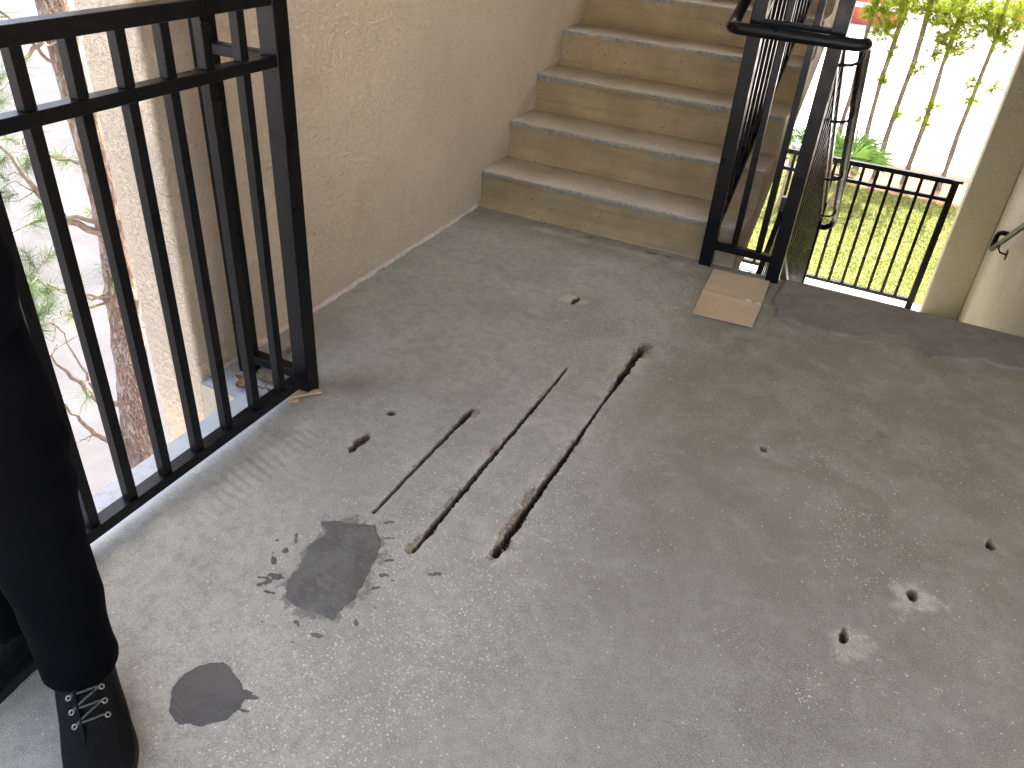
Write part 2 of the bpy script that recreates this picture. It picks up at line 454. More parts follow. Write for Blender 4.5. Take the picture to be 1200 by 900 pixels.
GX, GY = np.meshgrid(gx, gy)
Z = 0.0022 * fbm(GX * 2.2, GY * 2.2, 3) + 0.0007 * fbm(GX * 14, GY * 14, 5)
raw = np.zeros_like(Z); dust = np.zeros_like(Z); fleck = np.zeros_like(Z); mottle_shade = np.zeros_like(Z); deep = np.zeros_like(Z)
fleck += 0.03 * np.clip(0.5 + 2 * fbm(GX * 3, GY * 3, 9), 0, 1)
for ci, (cx, y0, y1, ws) in enumerate(cuts):
    wy = np.array([q[0] for q in ws]); ww = np.array([q[1] for q in ws])
    wob = 0.0018 * fbm(GY * 9, GX * 0 + ci, 31) + 0.0010 * vn(GY * 85, GX * 0 + ci, 77)
    hw = np.maximum(0.0042, 1.4 * np.interp(GY, wy, ww)) * (1 + 0.55 * vn(GY * 130, np.sign(GX - cx) * 3.0, 55 + ci) + 0.35 * vn(GY * 40, np.sign(GX - cx) * 5., 15 + ci))
    ends = sstep(y0 - 0.006, y0 + 0.004, GY) * (1 - sstep(y1 - 0.004, y1 + 0.006, GY))
    d = np.abs(GX - cx - wob) - hw
    ins = (1 - sstep(-0.0012, 0.0012, d)) * ends
    Z -= ins * (0.034 + 0.010 * fbm(GX * 60, GY * 60, 8)); deep = np.maximum(deep, (1 - sstep(-0.0008, 0.0016, d)) * ends)
    raw = np.maximum(raw, (1 - sstep(-0.001, 0.0022, d)) * ends * (0.75 + 0.5 * vn(GY * 60, GX * 60, 4)))
    amp = [0.35, 0.75, 1.0][ci]
    near = sstep(0.0005, 0.004, d) * np.exp(-(np.maximum(d, 0) / [0.02, 0.035, 0.05][ci]) ** 1.0) * (sstep(y0 - 0.05, y0 + 0.03, GY) * (1 - sstep(y1 - 0.03, y1 + 0.05, GY)))
    along = np.interp(GY, [y0, y0 + .25, y0 + .6, y1], [1.0, 0.8, 0.35, 0.6])
    dust = np.maximum(dust, amp * near * along * np.clip(0.55 + 1.3 * fbm(GX * 16, GY * 16, 21), 0, 1))
    fleck = np.maximum(fleck, amp * along * np.exp(-(np.maximum(d, 0) / 0.09)) * 0.8)
def spall(cx, cy, rx, ry, dep, ang=0.0, seed=0):
    i0, i1 = np.searchsorted(gx, [cx - 3 * rx, cx + 3 * rx]); j0, j1 = np.searchsorted(gy, [cy - 3 * ry, cy + 3 * ry])
    w = (slice(j0, j1), slice(i0, i1)); A = GX[w]; B = GY[w]
    e = np.sqrt(((A - cx) / rx) ** 2 + ((B - cy) / ry) ** 2) - 1 + 0.9 * fbm(A * 45, B * 45, seed + 40) + 0.4 * vn(A * 160, B * 160, seed)
    m_ = 1 - sstep(-0.12, 0.12, e)
    Z[w] -= m_ * dep * (0.7 + 0.9 * fbm(A * 60, B * 60, seed + 3))
    raw[w] = np.maximum(raw[w], m_ * 0.62)
for a in [(1.152, -2.02, .014, .05, .007), (1.146, -1.86, .012, .04, .006), (1.15, -1.94, .010, .03, .006), (1.158, -2.09, .014, .03, .010), (1.178, -2.06, .008, .03, .008), (1.178, -0.93, .018, .05, .009), (1.15, -0.95, .012, .04, .007),
          (1.164, -0.89, .024, .028, .010), (1.155, -1.06, .009, .05, .006), (1.172, -1.1, .008, .03, .006), (0.826, -1.6, .014, .035, .004), (0.97, -2.17, .010, .03, .006), (0.968, -1.98, .006, .03, .004)]:
    spall(*a[:4], a[4], 0.0, int(a[1] * -1000) % 97)
rs_ = random.Random(4)
for ci, nsp in ((0, 4), (1, 8), (2, 18)):
    cx, y0, y1, ws = cuts[ci]
    for _ in range(nsp):
        y = y0 + (y1 - y0) * rs_.random(); w_ = 1.4 * float(np.interp(y, [q[0] for q in ws], [q[1] for q in ws]))
        if w_ < .005: continue
        spall(cx + rs_.choice((-1, -1, 1)) * (w_ + .002), y, rs_.uniform(.004, .009), rs_.uniform(.008, .022), rs_.uniform(.003, .007), 0.0, rs_.randrange(90))
for i, (hx, hy, rx, ry, dep, halo) in enumerate(holes):
    ang = [0, 0, 0, 0, -.25, 0, 0][i]
    dx = GX - hx; dy = GY - hy
    rr = np.sqrt((dx / rx) ** 2 + (dy / ry) ** 2) * (1 + 0.5 * fbm(GX * 60, GY * 60, 70 + i))
    ins = 1 - sstep(0.85, 1.15, rr)
    Z -= ins * dep * (0.8 + 0.6 * fbm(GX * 80, GY * 80, i)) + (1 - sstep(0.9, 1.9, rr)) * 0.0025
    raw = np.maximum(raw, (1 - sstep(0.9, 1.45, rr)) * 0.95); deep = np.maximum(deep, 0.95 * (1 - sstep(0.85, 1.15, rr)))
    hr = np.sqrt((dx - [.016, .004, 0, 0, -.02, 0, 0][i]) ** 2 + (dy - [-.02, -.004, 0, 0, 0, 0, 0][i]) ** 2)
    hd = (1 - sstep(halo * 0.55, halo * 1.1, hr * (1 + 0.8 * fbm(GX * 26, GY * 26, 90 + i))))
    dust = np.maximum(dust, hd * [0.55, 0.65, 0.35, 0.3, 0.5, 0.25, 0.25][i])
    fleck = np.maximum(fleck, hd * [0.5, 0.9, 0.25, 0.2, 0.5, 0.2, 0.15][i])
# clusters of exposed aggregate
for (cx, cy, sx, sy, a) in [(2.0, -1.62, .09, .14, .55), (1.98, -1.47, .13, .07, .5), (1.93, -1.27, .14, .06, .4), (2.12, -1.56, .10, .10, .35), (1.93, -2.13, .03, .07, .8), (1.74, -2.08, .05, .06, .4), (2.25, -1.97, .04, .03, .6), (2.22, -2.0, .12, .10, .22),
                            (1.04, -2.22, .16, .12, .5), (1.10, -2.3, .22, .14, .22), (0.86, -2.55, .18, .12, .12), (0.80, -0.78, .12, .06, .4), (0.72, -1.35, .18, .10, .16), (1.35, -2.25, .25, .2, .12), (2.3, -1.15, .08, .06, .3), (2.1, -1.05, .12, .08, .15), (1.3, -2.6, .3, .2, .1), (0.78, -2.4, .1, .12, .35)]:
    g = np.exp(-(((GX - cx) / sx) ** 2 + ((GY - cy) / sy) ** 2))
    fleck = np.maximum(fleck, a * g * np.clip(0.7 + 1.2 * fbm(GX * 11, GY * 11, 61), 0, 1.2))
# shallow scaled spots far right, hairline crack
for (cx, cy, rx, ry) in [(1.93, -1.08, .035, .018), (2.02, -1.02, .02, .02), (1.90, -0.93, .03, .012), (2.14, -0.98, .02, .02), (1.47, -.64, .03, .01)]:
    e = np.sqrt(((GX - cx) / rx) ** 2 + ((GY - cy) / ry) ** 2) + 1.1 * fbm(GX * 40, GY * 40, 33)
    m_ = 1 - sstep(0.7, 1.0, e); Z -= 0.003 * m_; mottle_shade = np.maximum(mottle_shade, 0.6 * m_)
# chatter ripple band along the railing and its ridge
band = 1 - sstep(0.475, 0.50, GX + 0.012 * vn(GY * 9, GX * 0, 2))
rip = np.sin((GY + 0.25 * GX + 0.012 * fbm(GX * 9, GY * 9, 13)) * 2 * math.pi / 0.030)
Z += band * 0.0019 * rip * sstep(0.34, 0.40, GX) * np.clip(0.6 + 1.6 * fbm(GX * 5, GY * 4, 19), 0, 1) * (1 - sstep(-2.0, -1.85, GY))
Z += 0.0026 * np.exp(-((GX - 0.49 - 0.008 * vn(GY * 8, GX * 0, 5)) / 0.007) ** 2) * (1 - sstep(-2.0, -1.9, GY))
Z -= 0.003 * (1 - sstep(0.30, 0.47, GX)) * (1 - sstep(-1.95, -1.85, GY))
mottle_shade = np.maximum(mottle_shade, 0.85 * np.exp(-((GX - 0.385) / 0.028) ** 2) * (GY < YE + .25) * np.clip(0.5 + 1.6 * fbm(GX * 9, GY * 5, 23), 0, 1))  # mottled dark streak along the railing
mottle_shade = np.maximum(mottle_shade, 0.75 * np.exp(-(((GX - 0.44) / .07) ** 2 + ((GY + 1.66) / .06) ** 2)))  # shadow beside the front railing post, painted into the floor colour
mottle_shade = np.maximum(mottle_shade, 0.8 * np.exp(-((GY + 0.035) / 0.03) ** 2) * (GX < SX) * np.clip(0.3 + 1.8 * fbm(GX * 7, GY * 7, 29), 0, 1))  # patchy darker band along the foot of the first step
dust = np.maximum(dust, 0.8 * np.exp(-((GY + 0.10 + 0.03 * vn(GX * 5, GY * 0, 1)) / 0.03) ** 2) * (GX < 1.1) * np.clip(0.1 + 1.8 * fbm(GX * 5, GY * 8, 39), 0, 1))
for (cx, cy) in [(0.62, -0.055), (0.93, -0.06), (1.0, -0.05)]:
    m_ = 1 - sstep(0.6, 1.0, np.sqrt(((GX - cx) / .03) ** 2 + ((GY - cy) / .014) ** 2) + fbm(GX * 50, GY * 50, 3)); Z -= 0.006 * m_; raw = np.maximum(raw, m_)
ground_tone = sstep(0.85, 1.6, GX + 0.45 * fbm(GX * 1.3, GY * 1.3, 47)) * (0.55 + 0.45 * sstep(-2.6, -1.0, GY))  # right side browner and darker: stain and weaker light put into one tint
ground_tone = np.maximum(ground_tone, 0.6 * np.exp(-((GY + .05) / .12) ** 2))  # darker band along the stair edge
lip = 1 - sstep(0.285, 0.30, GX)
lip *= (GY < YE + .1)
lip = np.maximum(lip, 0)
def sdf_poly(px, py, poly):
    poly = np.asarray(poly, float); n = len(poly)
    d = np.full(px.shape, 1e9); ins = np.zeros(px.shape, bool)
    for i in range(n):
        a = poly[i]; b = poly[(i + 1) % n]; e = b - a
        w0 = px - a[0]; w1 = py - a[1]
        t = np.clip((w0 * e[0] + w1 * e[1]) / (e @ e), 0, 1)
        d = np.minimum(d, np.hypot(w0 - t * e[0], w1 - t * e[1]))
        c = ((a[1] > py) != (b[1] > py)) & (px < (b[0] - a[0]) * (py - a[1]) / (b[1] - a[1] + 1e-12) + a[0])
        ins ^= c
    return np.where(ins, -d, d)

p1 = [(0.722,-2.225),(0.741,-2.211),(0.80,-2.187),(0.849,-2.167),(0.866,-2.185),(0.901,-2.218),(0.906,-2.245),(0.915,-2.29),(0.941,-2.356),(0.943,-2.399),(0.935,-2.458),(0.90,-2.47),(0.851,-2.479),(0.799,-2.466),(0.775,-2.42),(0.769,-2.392),(0.762,-2.34),(0.746,-2.307),(0.752,-2.26),(0.755,-2.239)]
p2 = [(0.783,-2.68),(0.803,-2.667),(0.832,-2.673),(0.855,-2.682),(0.869,-2.688),(0.884,-2.698),(0.906,-2.693),(0.902,-2.72),(0.909,-2.734),(0.90,-2.765),(0.869,-2.801),(0.828,-2.816),(0.787,-2.80),(0.755,-2.762),(0.752,-2.729),(0.765,-2.70)]
smear = np.zeros_like(Z)
for pl, fall, am in ((p1, .045, .66), (p2, .012, .52)):
    q = np.array(pl); i0, i1 = np.searchsorted(gx, [q[:, 0].min() - .2, q[:, 0].max() + .2]); j0, j1 = np.searchsorted(gy, [q[:, 1].min() - .2, q[:, 1].max() + .2])
    w = (slice(j0, j1), slice(i0, i1)); smear[w] = np.maximum(smear[w], am * np.exp(-np.maximum(sdf_poly(GX[w], GY[w], pl), 0) / fall))
# edges roll off
Z -= 0.006 * sstep(-0.012, 0.0, GY) ** 2
nx, ny = len(gx), len(gy)
idx = np.arange(nx * ny).reshape(ny, nx)
cxm = 0.5 * (gx[:-1] + gx[1:]); cym = 0.5 * (gy[:-1] + gy[1:])
CXm, CYm = np.meshgrid(cxm, cym)
keepq = ~((CXm < XS) & (CYm < YE))
F = np.stack([idx[:-1, :-1], idx[:-1, 1:], idx[1:, 1:], idx[1:, :-1]], -1)[keepq]
V = np.stack([GX, GY, Z], -1).reshape(-1, 3)
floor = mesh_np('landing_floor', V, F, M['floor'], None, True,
                dict(raw=np.clip(raw, 0, 1).ravel(), dust=np.clip(dust, 0, 1).ravel(), fleck=np.clip(fleck, 0, 1).ravel(), mottle_shade=np.clip(mottle_shade, 0, 1).ravel(), lip=lip.ravel(), ground_tone=np.clip(ground_tone, 0, 1).ravel(), deep=deep.ravel(), smear=smear.ravel()))
tag(floor, 'grey concrete landing floor with saw cuts, drill holes and mortar patches', kind='structure')
MB().box(XS + .001, WR, Y0, YE, -.2, -.045).box(XS + .001, WR, YE, -.001, -.2, -.045).box(0.0, XS, YE + .001, -.001, -.2, -.045).build('slab', M['slab'], floor)
mb = MB()
mb.box(XS - .002, XS + .004, Y0, YE, -.2, -.006).box(0, XS + .004, YE - .002, YE + .004, -.2, -.005).box(0, WR, -.006, .0, -.2, -.008)
mb.build('slab_edge', M['slab'], floor)

def patch(name, label, poly, mat, blobs=(), step=0.0025, h=0.003, noise=0.012, nsc=22, seed=0, edge=0.02, clipy=None, rough_h=0.0012):
    poly = np.asarray(poly, float)
    pts = np.concatenate([poly] + [np.array([[b[0] - b[2], b[1] - b[2]], [b[0] + b[2], b[1] + b[2]]]) for b in blobs]) if len(blobs) else poly
    x0, y0 = pts.min(0) - .02; x1, y1 = pts.max(0) + .02
    if clipy is not None: y1 = clipy
    xs = np.arange(x0, x1 + step * .5, step); ys = np.arange(y0, y1 + step * .5, step)
    if clipy is not None: ys = ys + (clipy - ys[-1])
    PX, PY = np.meshgrid(xs, ys)
    s_ = sdf_poly(PX, PY, poly) + noise * fbm(PX * nsc, PY * nsc, seed, 5)
    for (bx, by, br, st, an) in blobs:
        u = (PX - bx) * math.cos(an) + (PY - by) * math.sin(an); v = -(PX - bx) * math.sin(an) + (PY - by) * math.cos(an)
        s_ = np.minimum(s_, (np.hypot(u / st, v * st) - br) + br * 1.3 * fbm(PX * 75, PY * 75, seed + 2))
    base = np.interp  # noqa
    zf = 0.0022 * fbm(PX * 2.2, PY * 2.2, 3) + 0.0007 * fbm(PX * 14, PY * 14, 5)
    hh = np.clip(-s_ / edge, 0, 1)
    zz = zf + 0.0004 + h * np.sqrt(hh) * 1.0 + rough_h * fbm(PX * 30, PY * 30, seed + 9) * hh
    ins = s_ < 0
    q = ins[:-1, :-1].astype(int) + ins[:-1, 1:] + ins[1:, 1:] + ins[1:, :-1]
    id_ = np.arange(PX.size).reshape(PX.shape)
    F_ = np.stack([id_[:-1, :-1], id_[:-1, 1:], id_[1:, 1:], id_[1:, :-1]], -1)[q >= 2]
    # outer vertices sink just below the floor so that the rim meets it
    zz = np.where(ins, zz, zf - 0.0006)
    if clipy is not None: zz = zz - 0.008 * sstep(clipy - .014, clipy, PY) ** 2
    V_ = np.stack([PX, PY, zz], -1).reshape(-1, 3)
    used = np.unique(F_); mp = np.full(len(V_), -1); mp[used] = np.arange(len(used))
    o = mesh_np(name, V_[used], mp[F_], mat, floor, True)
    o['label'] = label
    return o

patch('repair_patch', 'rectangular dark grey mortar patch with splatter round it', p1, M['patch_a'],
      blobs=[(0.745,-2.42,.014,1.5,.4),(0.735,-2.45,.012,1.2,1.),(0.70,-2.385,.011,1.8,-.9),(0.705,-2.35,.009,1.5,-1.1),(0.70,-2.30,.008,2.0,-1.),(0.665,-2.33,.004,1.2,0),(0.72,-2.44,.006,2.0,.4),(0.955,-2.30,.008,1.4,.3),(0.965,-2.34,.006,1.3,.8),(0.945,-2.25,.006,1.8,.6),(0.905,-2.185,.006,2.2,.5),(0.93,-2.515,.008,1.9,.3),(0.985,-2.445,.006,1.6,-.6),(1.0,-2.39,.004,1.3,0),(0.87,-2.51,.006,1.7,-.3),(0.895,-2.555,.004,1.2,0),(0.80,-2.545,.004,1.4,.2),(0.99,-2.30,.004,1.2,.1),(0.76,-2.47,.007,2.2,.2),(0.73,-2.335,.005,1.4,0),(1.067,-2.232,.0105,1.25,.9),(0.875,-2.135,.008,1.6,.7)],
      noise=0.013, nsc=30, seed=5, rough_h=0.003)
patch('repair_patch', 'small round dark grey mortar patch', p2, M['patch_b'], blobs=[(0.915,-2.70,.008,1.7,.4),(0.915,-2.735,.005,2.0,.2)], noise=0.007, nsc=26, seed=15, rough_h=0.0005)
p3 = [(1.525,-0.0),(1.525,-0.30),(1.54,-0.40),(1.60,-0.41),(1.724,-0.399),(1.853,-0.395),(1.889,-0.373),(1.94,-.33),(2.003,-0.305),(2.06,-.34),(2.13,-0.385),(2.2,-.35),(2.278,-0.327),(2.452,-0.31),(2.6,-.33),(2.80,-.32),(2.80,0.1),(1.525,0.1)]
gp = patch('repair_patch', 'long dark grey mortar strip along the stair edge', p3, M['grout'], noise=0.035, nsc=13, seed=25, h=0.009, edge=0.012, step=0.005, clipy=0.0)

# ------------------------------------------------------------------ corridor floor behind, ceiling
cf = MB().box(XS, WR, -4.6, Y0 - .0005, -.2, -.002).box(WR + .0005, 14, -4.6, -.351, -.2, -.002).build('gallery_floor', M['floor']); tag(cf, kind='structure')
cl = MB().box(XS - .05, 14.0, -4.8, 0.0, 3.0, 3.2).build('ceiling', M['ceil']); tag(cl, kind='structure')

# ------------------------------------------------------------------ walls
def subdiv_wall(name, x0, x1, y0, y1, z0, z1, mat, round_=0.012):
    mb_ = MB().box(x0, x1, y0, y1, z0, z1)
    return mb_.build(name, mat, bevel=round_, seg=3)
wl_ = subdiv_wall('stucco_wall', -0.215, 0.0, YE, 3.95, GZ, 6.4, M['stucco'])
tag(wl_, 'tan stucco wall running beside the upper flight of steps', 'wall')
# sealant bead along the foot of the left wall
ys = np.arange(-1.86, -0.03, 0.006)
wid = 0.011 + 0.010 * fbm(ys * 18, ys * 0, 3) + 0.004 * vn(ys * 90, ys * 0, 8)
wid = np.clip(wid, 0.003, 0.03); hgt = np.clip(0.012 + 0.008 * fbm(ys * 22, ys * 0 + 4, 6), 0.004, 0.03)
VV = []
for y, w_, h_ in zip(ys, wid, hgt):
    VV += [(0.0, y, h_), (w_ * .55, y, h_ * .62 + .002), (w_, y, -0.002)]
n_ = len(ys)
FF = [(i*3+j, i*3+j+1, i*3+j+4, i*3+j+3) for i in range(n_-1) for j in range(2)]
o = mesh_np('sealant', VV, FF, M['caulk'], wl_, True); o['label'] = 'ragged pale sealant bead along the foot of the wall'

wr_ = subdiv_wall('stucco_wall', WR, WR + .215, -0.35, 3.95, GZ, 6.4, M['stucco_far'])
tag(wr_, 'cream stucco wall with a handrail beside the lower flight', 'wall')
wf_ = subdiv_wall('stucco_wall', 2.44, WR - .0005, YF - .04, YF + .16, GZ, 6.4, M['stucco_far'])
tag(wf_, 'short cream stucco wall return beside the lower fence', 'wall')
wg_ = subdiv_wall('stucco_wall', 0.0005, 0.30, YF - .04, YF + .16, GZ, 6.4, M['stucco_far'])
tag(wg_, 'cream stucco wall return behind the upper flight', 'wall')
sp_ = subdiv_wall('stucco_wall', 0.3005, 2.4395, YF - .04, YF + .16, 3.7, 6.3995, M['stucco_far'])  # out of view, added to block sun patches on the upper steps
tag(sp_, 'unseen cream stucco spandrel added to keep sun off the upper steps', 'wall')
bm_ = MB().box(0.3005, 2.4395, YF - .04, YF + .16, 0.95, 1.4015).build('shading_beam', M['stucco_far'], bevel=.01, seg=3)  # out of view, added to cut the sun reaching the lower landing
tag(bm_, 'unseen cream stucco beam added to cut sun above the lower fence', 'beam')
# storeys and roof above, out of view: added as a mass to block sun and sky
ub = empty('shading_storeys', (4, -3, 3.2))
mb = MB().box(0.147, 14, -4.7, -0.01, 3.2005, 9.0).box(2.951, 14, -.35, 3.95, GZ, 2.9995).box(2.951, 14, 0.001, 3.95, 3.0, 9.0); mb.build('wall', M['stucco'], ub)
MB().box(-0.9, 14.6, -5.4, 4.6, 9.0, 9.25).build('roof', M['ceil'], ub)
tag(ub, 'unseen tan storeys added above the landing to block sun', 'building')

# ------------------------------------------------------------------ stair flights
def step_obj(parent, i, x0, x1, ybase, zbase, seed, dirn=1):
    """one step: riser base at y=ybase, rises RH, tread TD deep; dirn=-1 descends towards... (mirrored in y)"""
    nxs = 90
    xs = np.linspace(x0, x1, nxs)
    prof = []  # (y, z, wear, top)
    prof += [(-0.018, 0.001, 0.0, 0.2), (-0.010, 0.010, 0, 0), (0.000, 0.026, 0, 0), (0.010, 0.045, 0, 0)]
    for k in range(1, 6): prof.append((0.010 - 0.004 * k / 5, 0.045 + (RH - 0.075) * k / 5, 0.30 * (k / 5) ** 2, 0))
    prof += [(0.002, RH - 0.022, .44, 0), (0.0, RH - 0.008, .56, 0), (0.002, RH - 0.002, .46, .6), (0.007, RH, .28, 1.0), (0.024, RH + .0005, .08, 1.0), (0.05, RH, .02, 1.0)]
    for k in range(1, 7): prof.append((0.05 + (TD + 0.002 - 0.05) * k / 6, RH, 0.0, 1.0 - 0.92 * (k / 6) ** 1.2))
    P_ = np.array(prof)
    np_ = len(prof)
    Vs = np.zeros((nxs, np_, 3)); wr = np.zeros((nxs, np_)); tp = np.zeros((nxs, np_))
    for j in range(np_):
        nzv = fbm(xs * 9, xs * 0 + seed * 3.1 + j * 0.13, seed) ; nf = vn(xs * 60, xs * 0 + j * .4, seed + 5)
        k = P_[j, 2]
        yo = P_[j, 0] + 0.003 * nzv + 0.004 * k * np.clip(nzv + nf, 0, 1)
        zo = P_[j, 1] + 0.0025 * nzv * (P_[j, 1] > .01) - 0.006 * k * np.clip(nf + .6 * nzv, 0, 1)
        Vs[:, j, 0] = xs; Vs[:, j, 1] = ybase + yo; Vs[:, j, 2] = zbase + zo
        wr[:, j] = k; tp[:, j] = P_[j, 3]
    Vv = Vs.reshape(-1, 3); idn = np.arange(nxs * np_).reshape(nxs, np_)
    Fq = np.stack([idn[:-1, :-1], idn[1:, :-1], idn[1:, 1:], idn[:-1, 1:]], -1).reshape(-1, 4).tolist()
    # closing body: down to the sloping joint with the waist slab
    extra = []; nb = len(Vv)
    for xx in (x0, x1):
        extra += [(xx, ybase - 0.018, zbase - 0.10), (xx, ybase + TD + .002, zbase + RH - 0.10)]
    Vv = np.concatenate([Vv, np.array(extra)])
    l0 = idn[0].tolist(); l1 = idn[-1].tolist()
    Fq.append(tuple([nb] + l0[::-1][::-1] + [nb + 1])[::-1]); Fq.append(tuple([nb + 2] + l1 + [nb + 3]))
    Fq.append((nb, nb + 1, nb + 3, nb + 2))
    if dirn < 0: Vv = Vv.copy()
    o_ = mesh_np('step', Vv, [tuple(f) for f in Fq], M['step'], parent, True, dict(wear=np.concatenate([wr.ravel(), np.zeros(4)]), top=np.concatenate([tp.ravel(), np.zeros(4)])))
    o_.data.set_sharp_from_angle(angle=math.radians(38))
    return o_

fl1 = empty('stair_flight', (0.65, 0, 0))
for i in range(9): step_obj(fl1, i, 0.0015, SX, i * TD, i * RH, 100 + i * 7)
def waist(parent, x0, x1, y0, z0, n, name='waist_slab', th=0.42, off=0.101):
    y1 = y0 + n * TD; z1 = z0 + n * RH
    MB().prism([(y0 - .018, z0 - off), (y1 + .002, z1 - off), (y1 + .002, z1 + RH - th), (y0 + .15, z0 + .15 / TD * RH + RH - th), (y0 + .02, z0 - .2), (y0 - .018, z0 - .2)], x0 + .0015, x1 - .0015).build(name, M['step_side'], parent)
M['step_side'] = m_simple('painted stair side', (0.45, 0.36, 0.23), (0.52, 0.425, 0.285), 5, 0.8, 0.4, 0.004)
waist(fl1, 0.0015, SX, 0, 0, 9)
tag(fl1, 'tan painted concrete steps rising beside the left wall', 'stairs')
# lower flight: goes down from the landing edge towards the lower landing
fl2 = empty('stair_flight', (2.1, 1.2, ZL))
mb = MB()
for i in range(8):
    z = -(i + 1) * RH
    y0_ = i * TD + 0.002; 
    st = MB().prism([(y0_, z - .10 - RH * 0), (y0_, z), (y0_ + TD + .018, z), (y0_ + TD + .022, z - .012), (y0_ + TD + .012, z - .03), (y0_ + TD, z - RH), (y0_ + TD, z - .10 - RH)], SL, WR - .0015).build('step', M['step_side'], fl2, bevel=0.004)
mb.prism([(0.003, -RH - .101), (8 * TD, ZL - .101), (8 * TD, ZL - .33), (0.003, -RH - .36)], SL + .0015, WR - .003).build('waist_slab', M['step_side'], fl2)
tag(fl2, 'concrete steps going down from the right side of the landing', 'stairs')
# lower landing
ll = MB().box(0.3015, 2.4385, YF - .04, YF + .16, ZL - .2, ZL).box(0.0015, WR - .0015, 8 * TD + .023, YF - .041, ZL - .2, ZL).build('lower_landing', M['floor'], bevel=.004)
tag(ll, kind='structure')
# upper mid landing and the returning flight overhead (out of the picture)
ul = MB().box(0.0015, WR - .0015, 9 * TD + .005, YF - .041, 1.402, 1.602).box(0.3015, 2.4385, YF - .04, YF + .16, 1.402, 1.60).build('upper_landing', M['slab'], bevel=.004)
tag(ul, kind='structure')
fl3 = empty('stair_flight', (2.1, 1.2, 1.6))
for i in range(8):
    z = 1.602 + (i + 1) * RH; yy = 9 * TD - i * TD
    MB().prism([(yy, z - RH - .1), (yy, z), (yy - TD, z), (yy - TD, z - .1)], SL, WR - .0015).build('step', M['step_side'], fl3)
MB().prism([(9 * TD, 1.50), (TD, 1.50 + 8 * RH), (.002, 3.199), (.002, 2.99), (TD, 1.2 + 8 * RH), (9 * TD, 1.20)], SL + .002, WR - .003).build('waist_slab', M['step_side'], fl3)
tag(fl3, 'concrete steps returning overhead above the lower flight', 'stairs')
rf = MB().box(-.6, WR + .6, 0.0, 4.6, 6.4, 6.6).build('stair_roof', M['ceil']); tag(rf, kind='structure')
# ground flight under the stairs: from the lower landing back down to the ground
fl4 = empty('stair_flight', (0.65, 1.2, GZ))
for i in range(8):
    z = ZL - (i + 1) * RH; yy = 8 * TD - i * TD + .02
    MB().prism([(yy, z - .15), (yy, z), (yy - TD, z), (yy - TD, z - .15 - RH * .6)], 0.0015, SX).build('step', M['step_side'], fl4)
MB().prism([(8 * TD + .02, ZL - .2), (8 * TD + .02, ZL - .42), (.02, GZ - .2), (.02, GZ - .02)], 0.003, SX - .002).build('waist_slab', M['step_side'], fl4)
tag(fl4, 'concrete steps from the lower landing down to the ground', 'stairs')

# ------------------------------------------------------------------ railings
BV = 0.0022
def baluster(parent, x, y, z0, z1, s=0.0255):
    return MB().box(x - s/2, x + s/2, y - s/2, y + s/2, z0, z1).build('baluster', M['metal'], parent, bevel=0.0014)
def box_part(name, parent, *b, bevel=BV): return MB().box(*b).build(name, M['metal'], parent, bevel=bevel)

lr = empty('balcony_railing', (0.31, -2.6, 0))
PX1 = 0.331
box_part('post', lr, PX1 - .050, PX1 + .004, -1.783, -1.729, -0.002, 1.166)
box_part('post', lr, 0.052, 0.100, -1.783, -1.733, -0.002, 1.166)
YB = -4.5
box_part('top_rail', lr, PX1 - .043, PX1 - .002, YB, -1.7835, 1.132, 1.168)
box_part('mid_rail', lr, PX1 - .040, PX1 - .003, YB, -1.7835, 0.991, 1.019)
box_part('bottom_rail', lr, PX1 - .042, PX1 - .001, YB, -1.7835, 0.043, 0.074)
box_part('return_top_rail', lr, 0.1005, PX1 - .0485, -1.778, -1.738, 1.132, 1.168)
box_part('return_mid_rail', lr, 0.1005, PX1 - .0485, -1.776, -1.740, 0.990, 1.018)
box_part('return_bottom_rail', lr, 0.1005, PX1 - .0485, -1.777, -1.739, 0.043, 0.074)
for k in range(30):
    y = -1.881 - 0.1127 * k
    if y < YB + .05: break
    baluster(lr, PX1 - .0215, y, 0.0742, 0.9908)
    baluster(lr, PX1 - .0215, y, 1.0192, 1.1318)
box_part('post', lr, PX1 - .048, PX1, -3.75, -3.70, -0.002, 0.0425)
tag(lr, 'black steel balcony railing in the left foreground', 'railing')

# centre guards
cg = empty('stair_railing', (1.18, 0, 0))
C1 = (1.146, 1.200, -0.058, -0.006); C2 = (1.446, 1.500, -0.066, -0.014)
box_part('post', cg, C1[0], C1[1], C1[2], C1[3], -0.002, 1.17)
# upper flight guard along x = 1.19
XG = 1.181
def zn(y): return RH + (RH / TD) * y       # nosing line
ya, yb = C1[3] + .001, 8 * TD + 0.1
def sloped(name, parent, x, y0, y1, zf, w, h): return MB().bar((x, y0, zf(y0)), (x, y1, zf(y1)), w, h).build(name, M['metal'], parent, bevel=BV)
sloped('top_rail', cg, XG, ya, yb, lambda y: zn(y) + 0.99, 0.04, 0.04)
sloped('mid_rail', cg, XG, ya, yb, lambda y: zn(y) + 0.86, 0.036, 0.03)
sloped('bottom_rail', cg, XG, ya, yb, lambda y: zn(y) + 0.018, 0.036, 0.032)
k = 0
y = 0.10
while y < yb - .06:
    baluster(cg, XG, y, zn(y) + 0.036, zn(y) + 0.842)
    baluster(cg, XG, y, zn(y) + 0.877, zn(y) + 0.968)
    y += 0.1127
box_part('post', cg, XG - .026, XG + .026, yb + .001, yb + .052, 9 * RH - .1, 9 * RH + 1.17)
tag(cg, 'black steel guard climbing the right edge of the upper steps', 'railing')

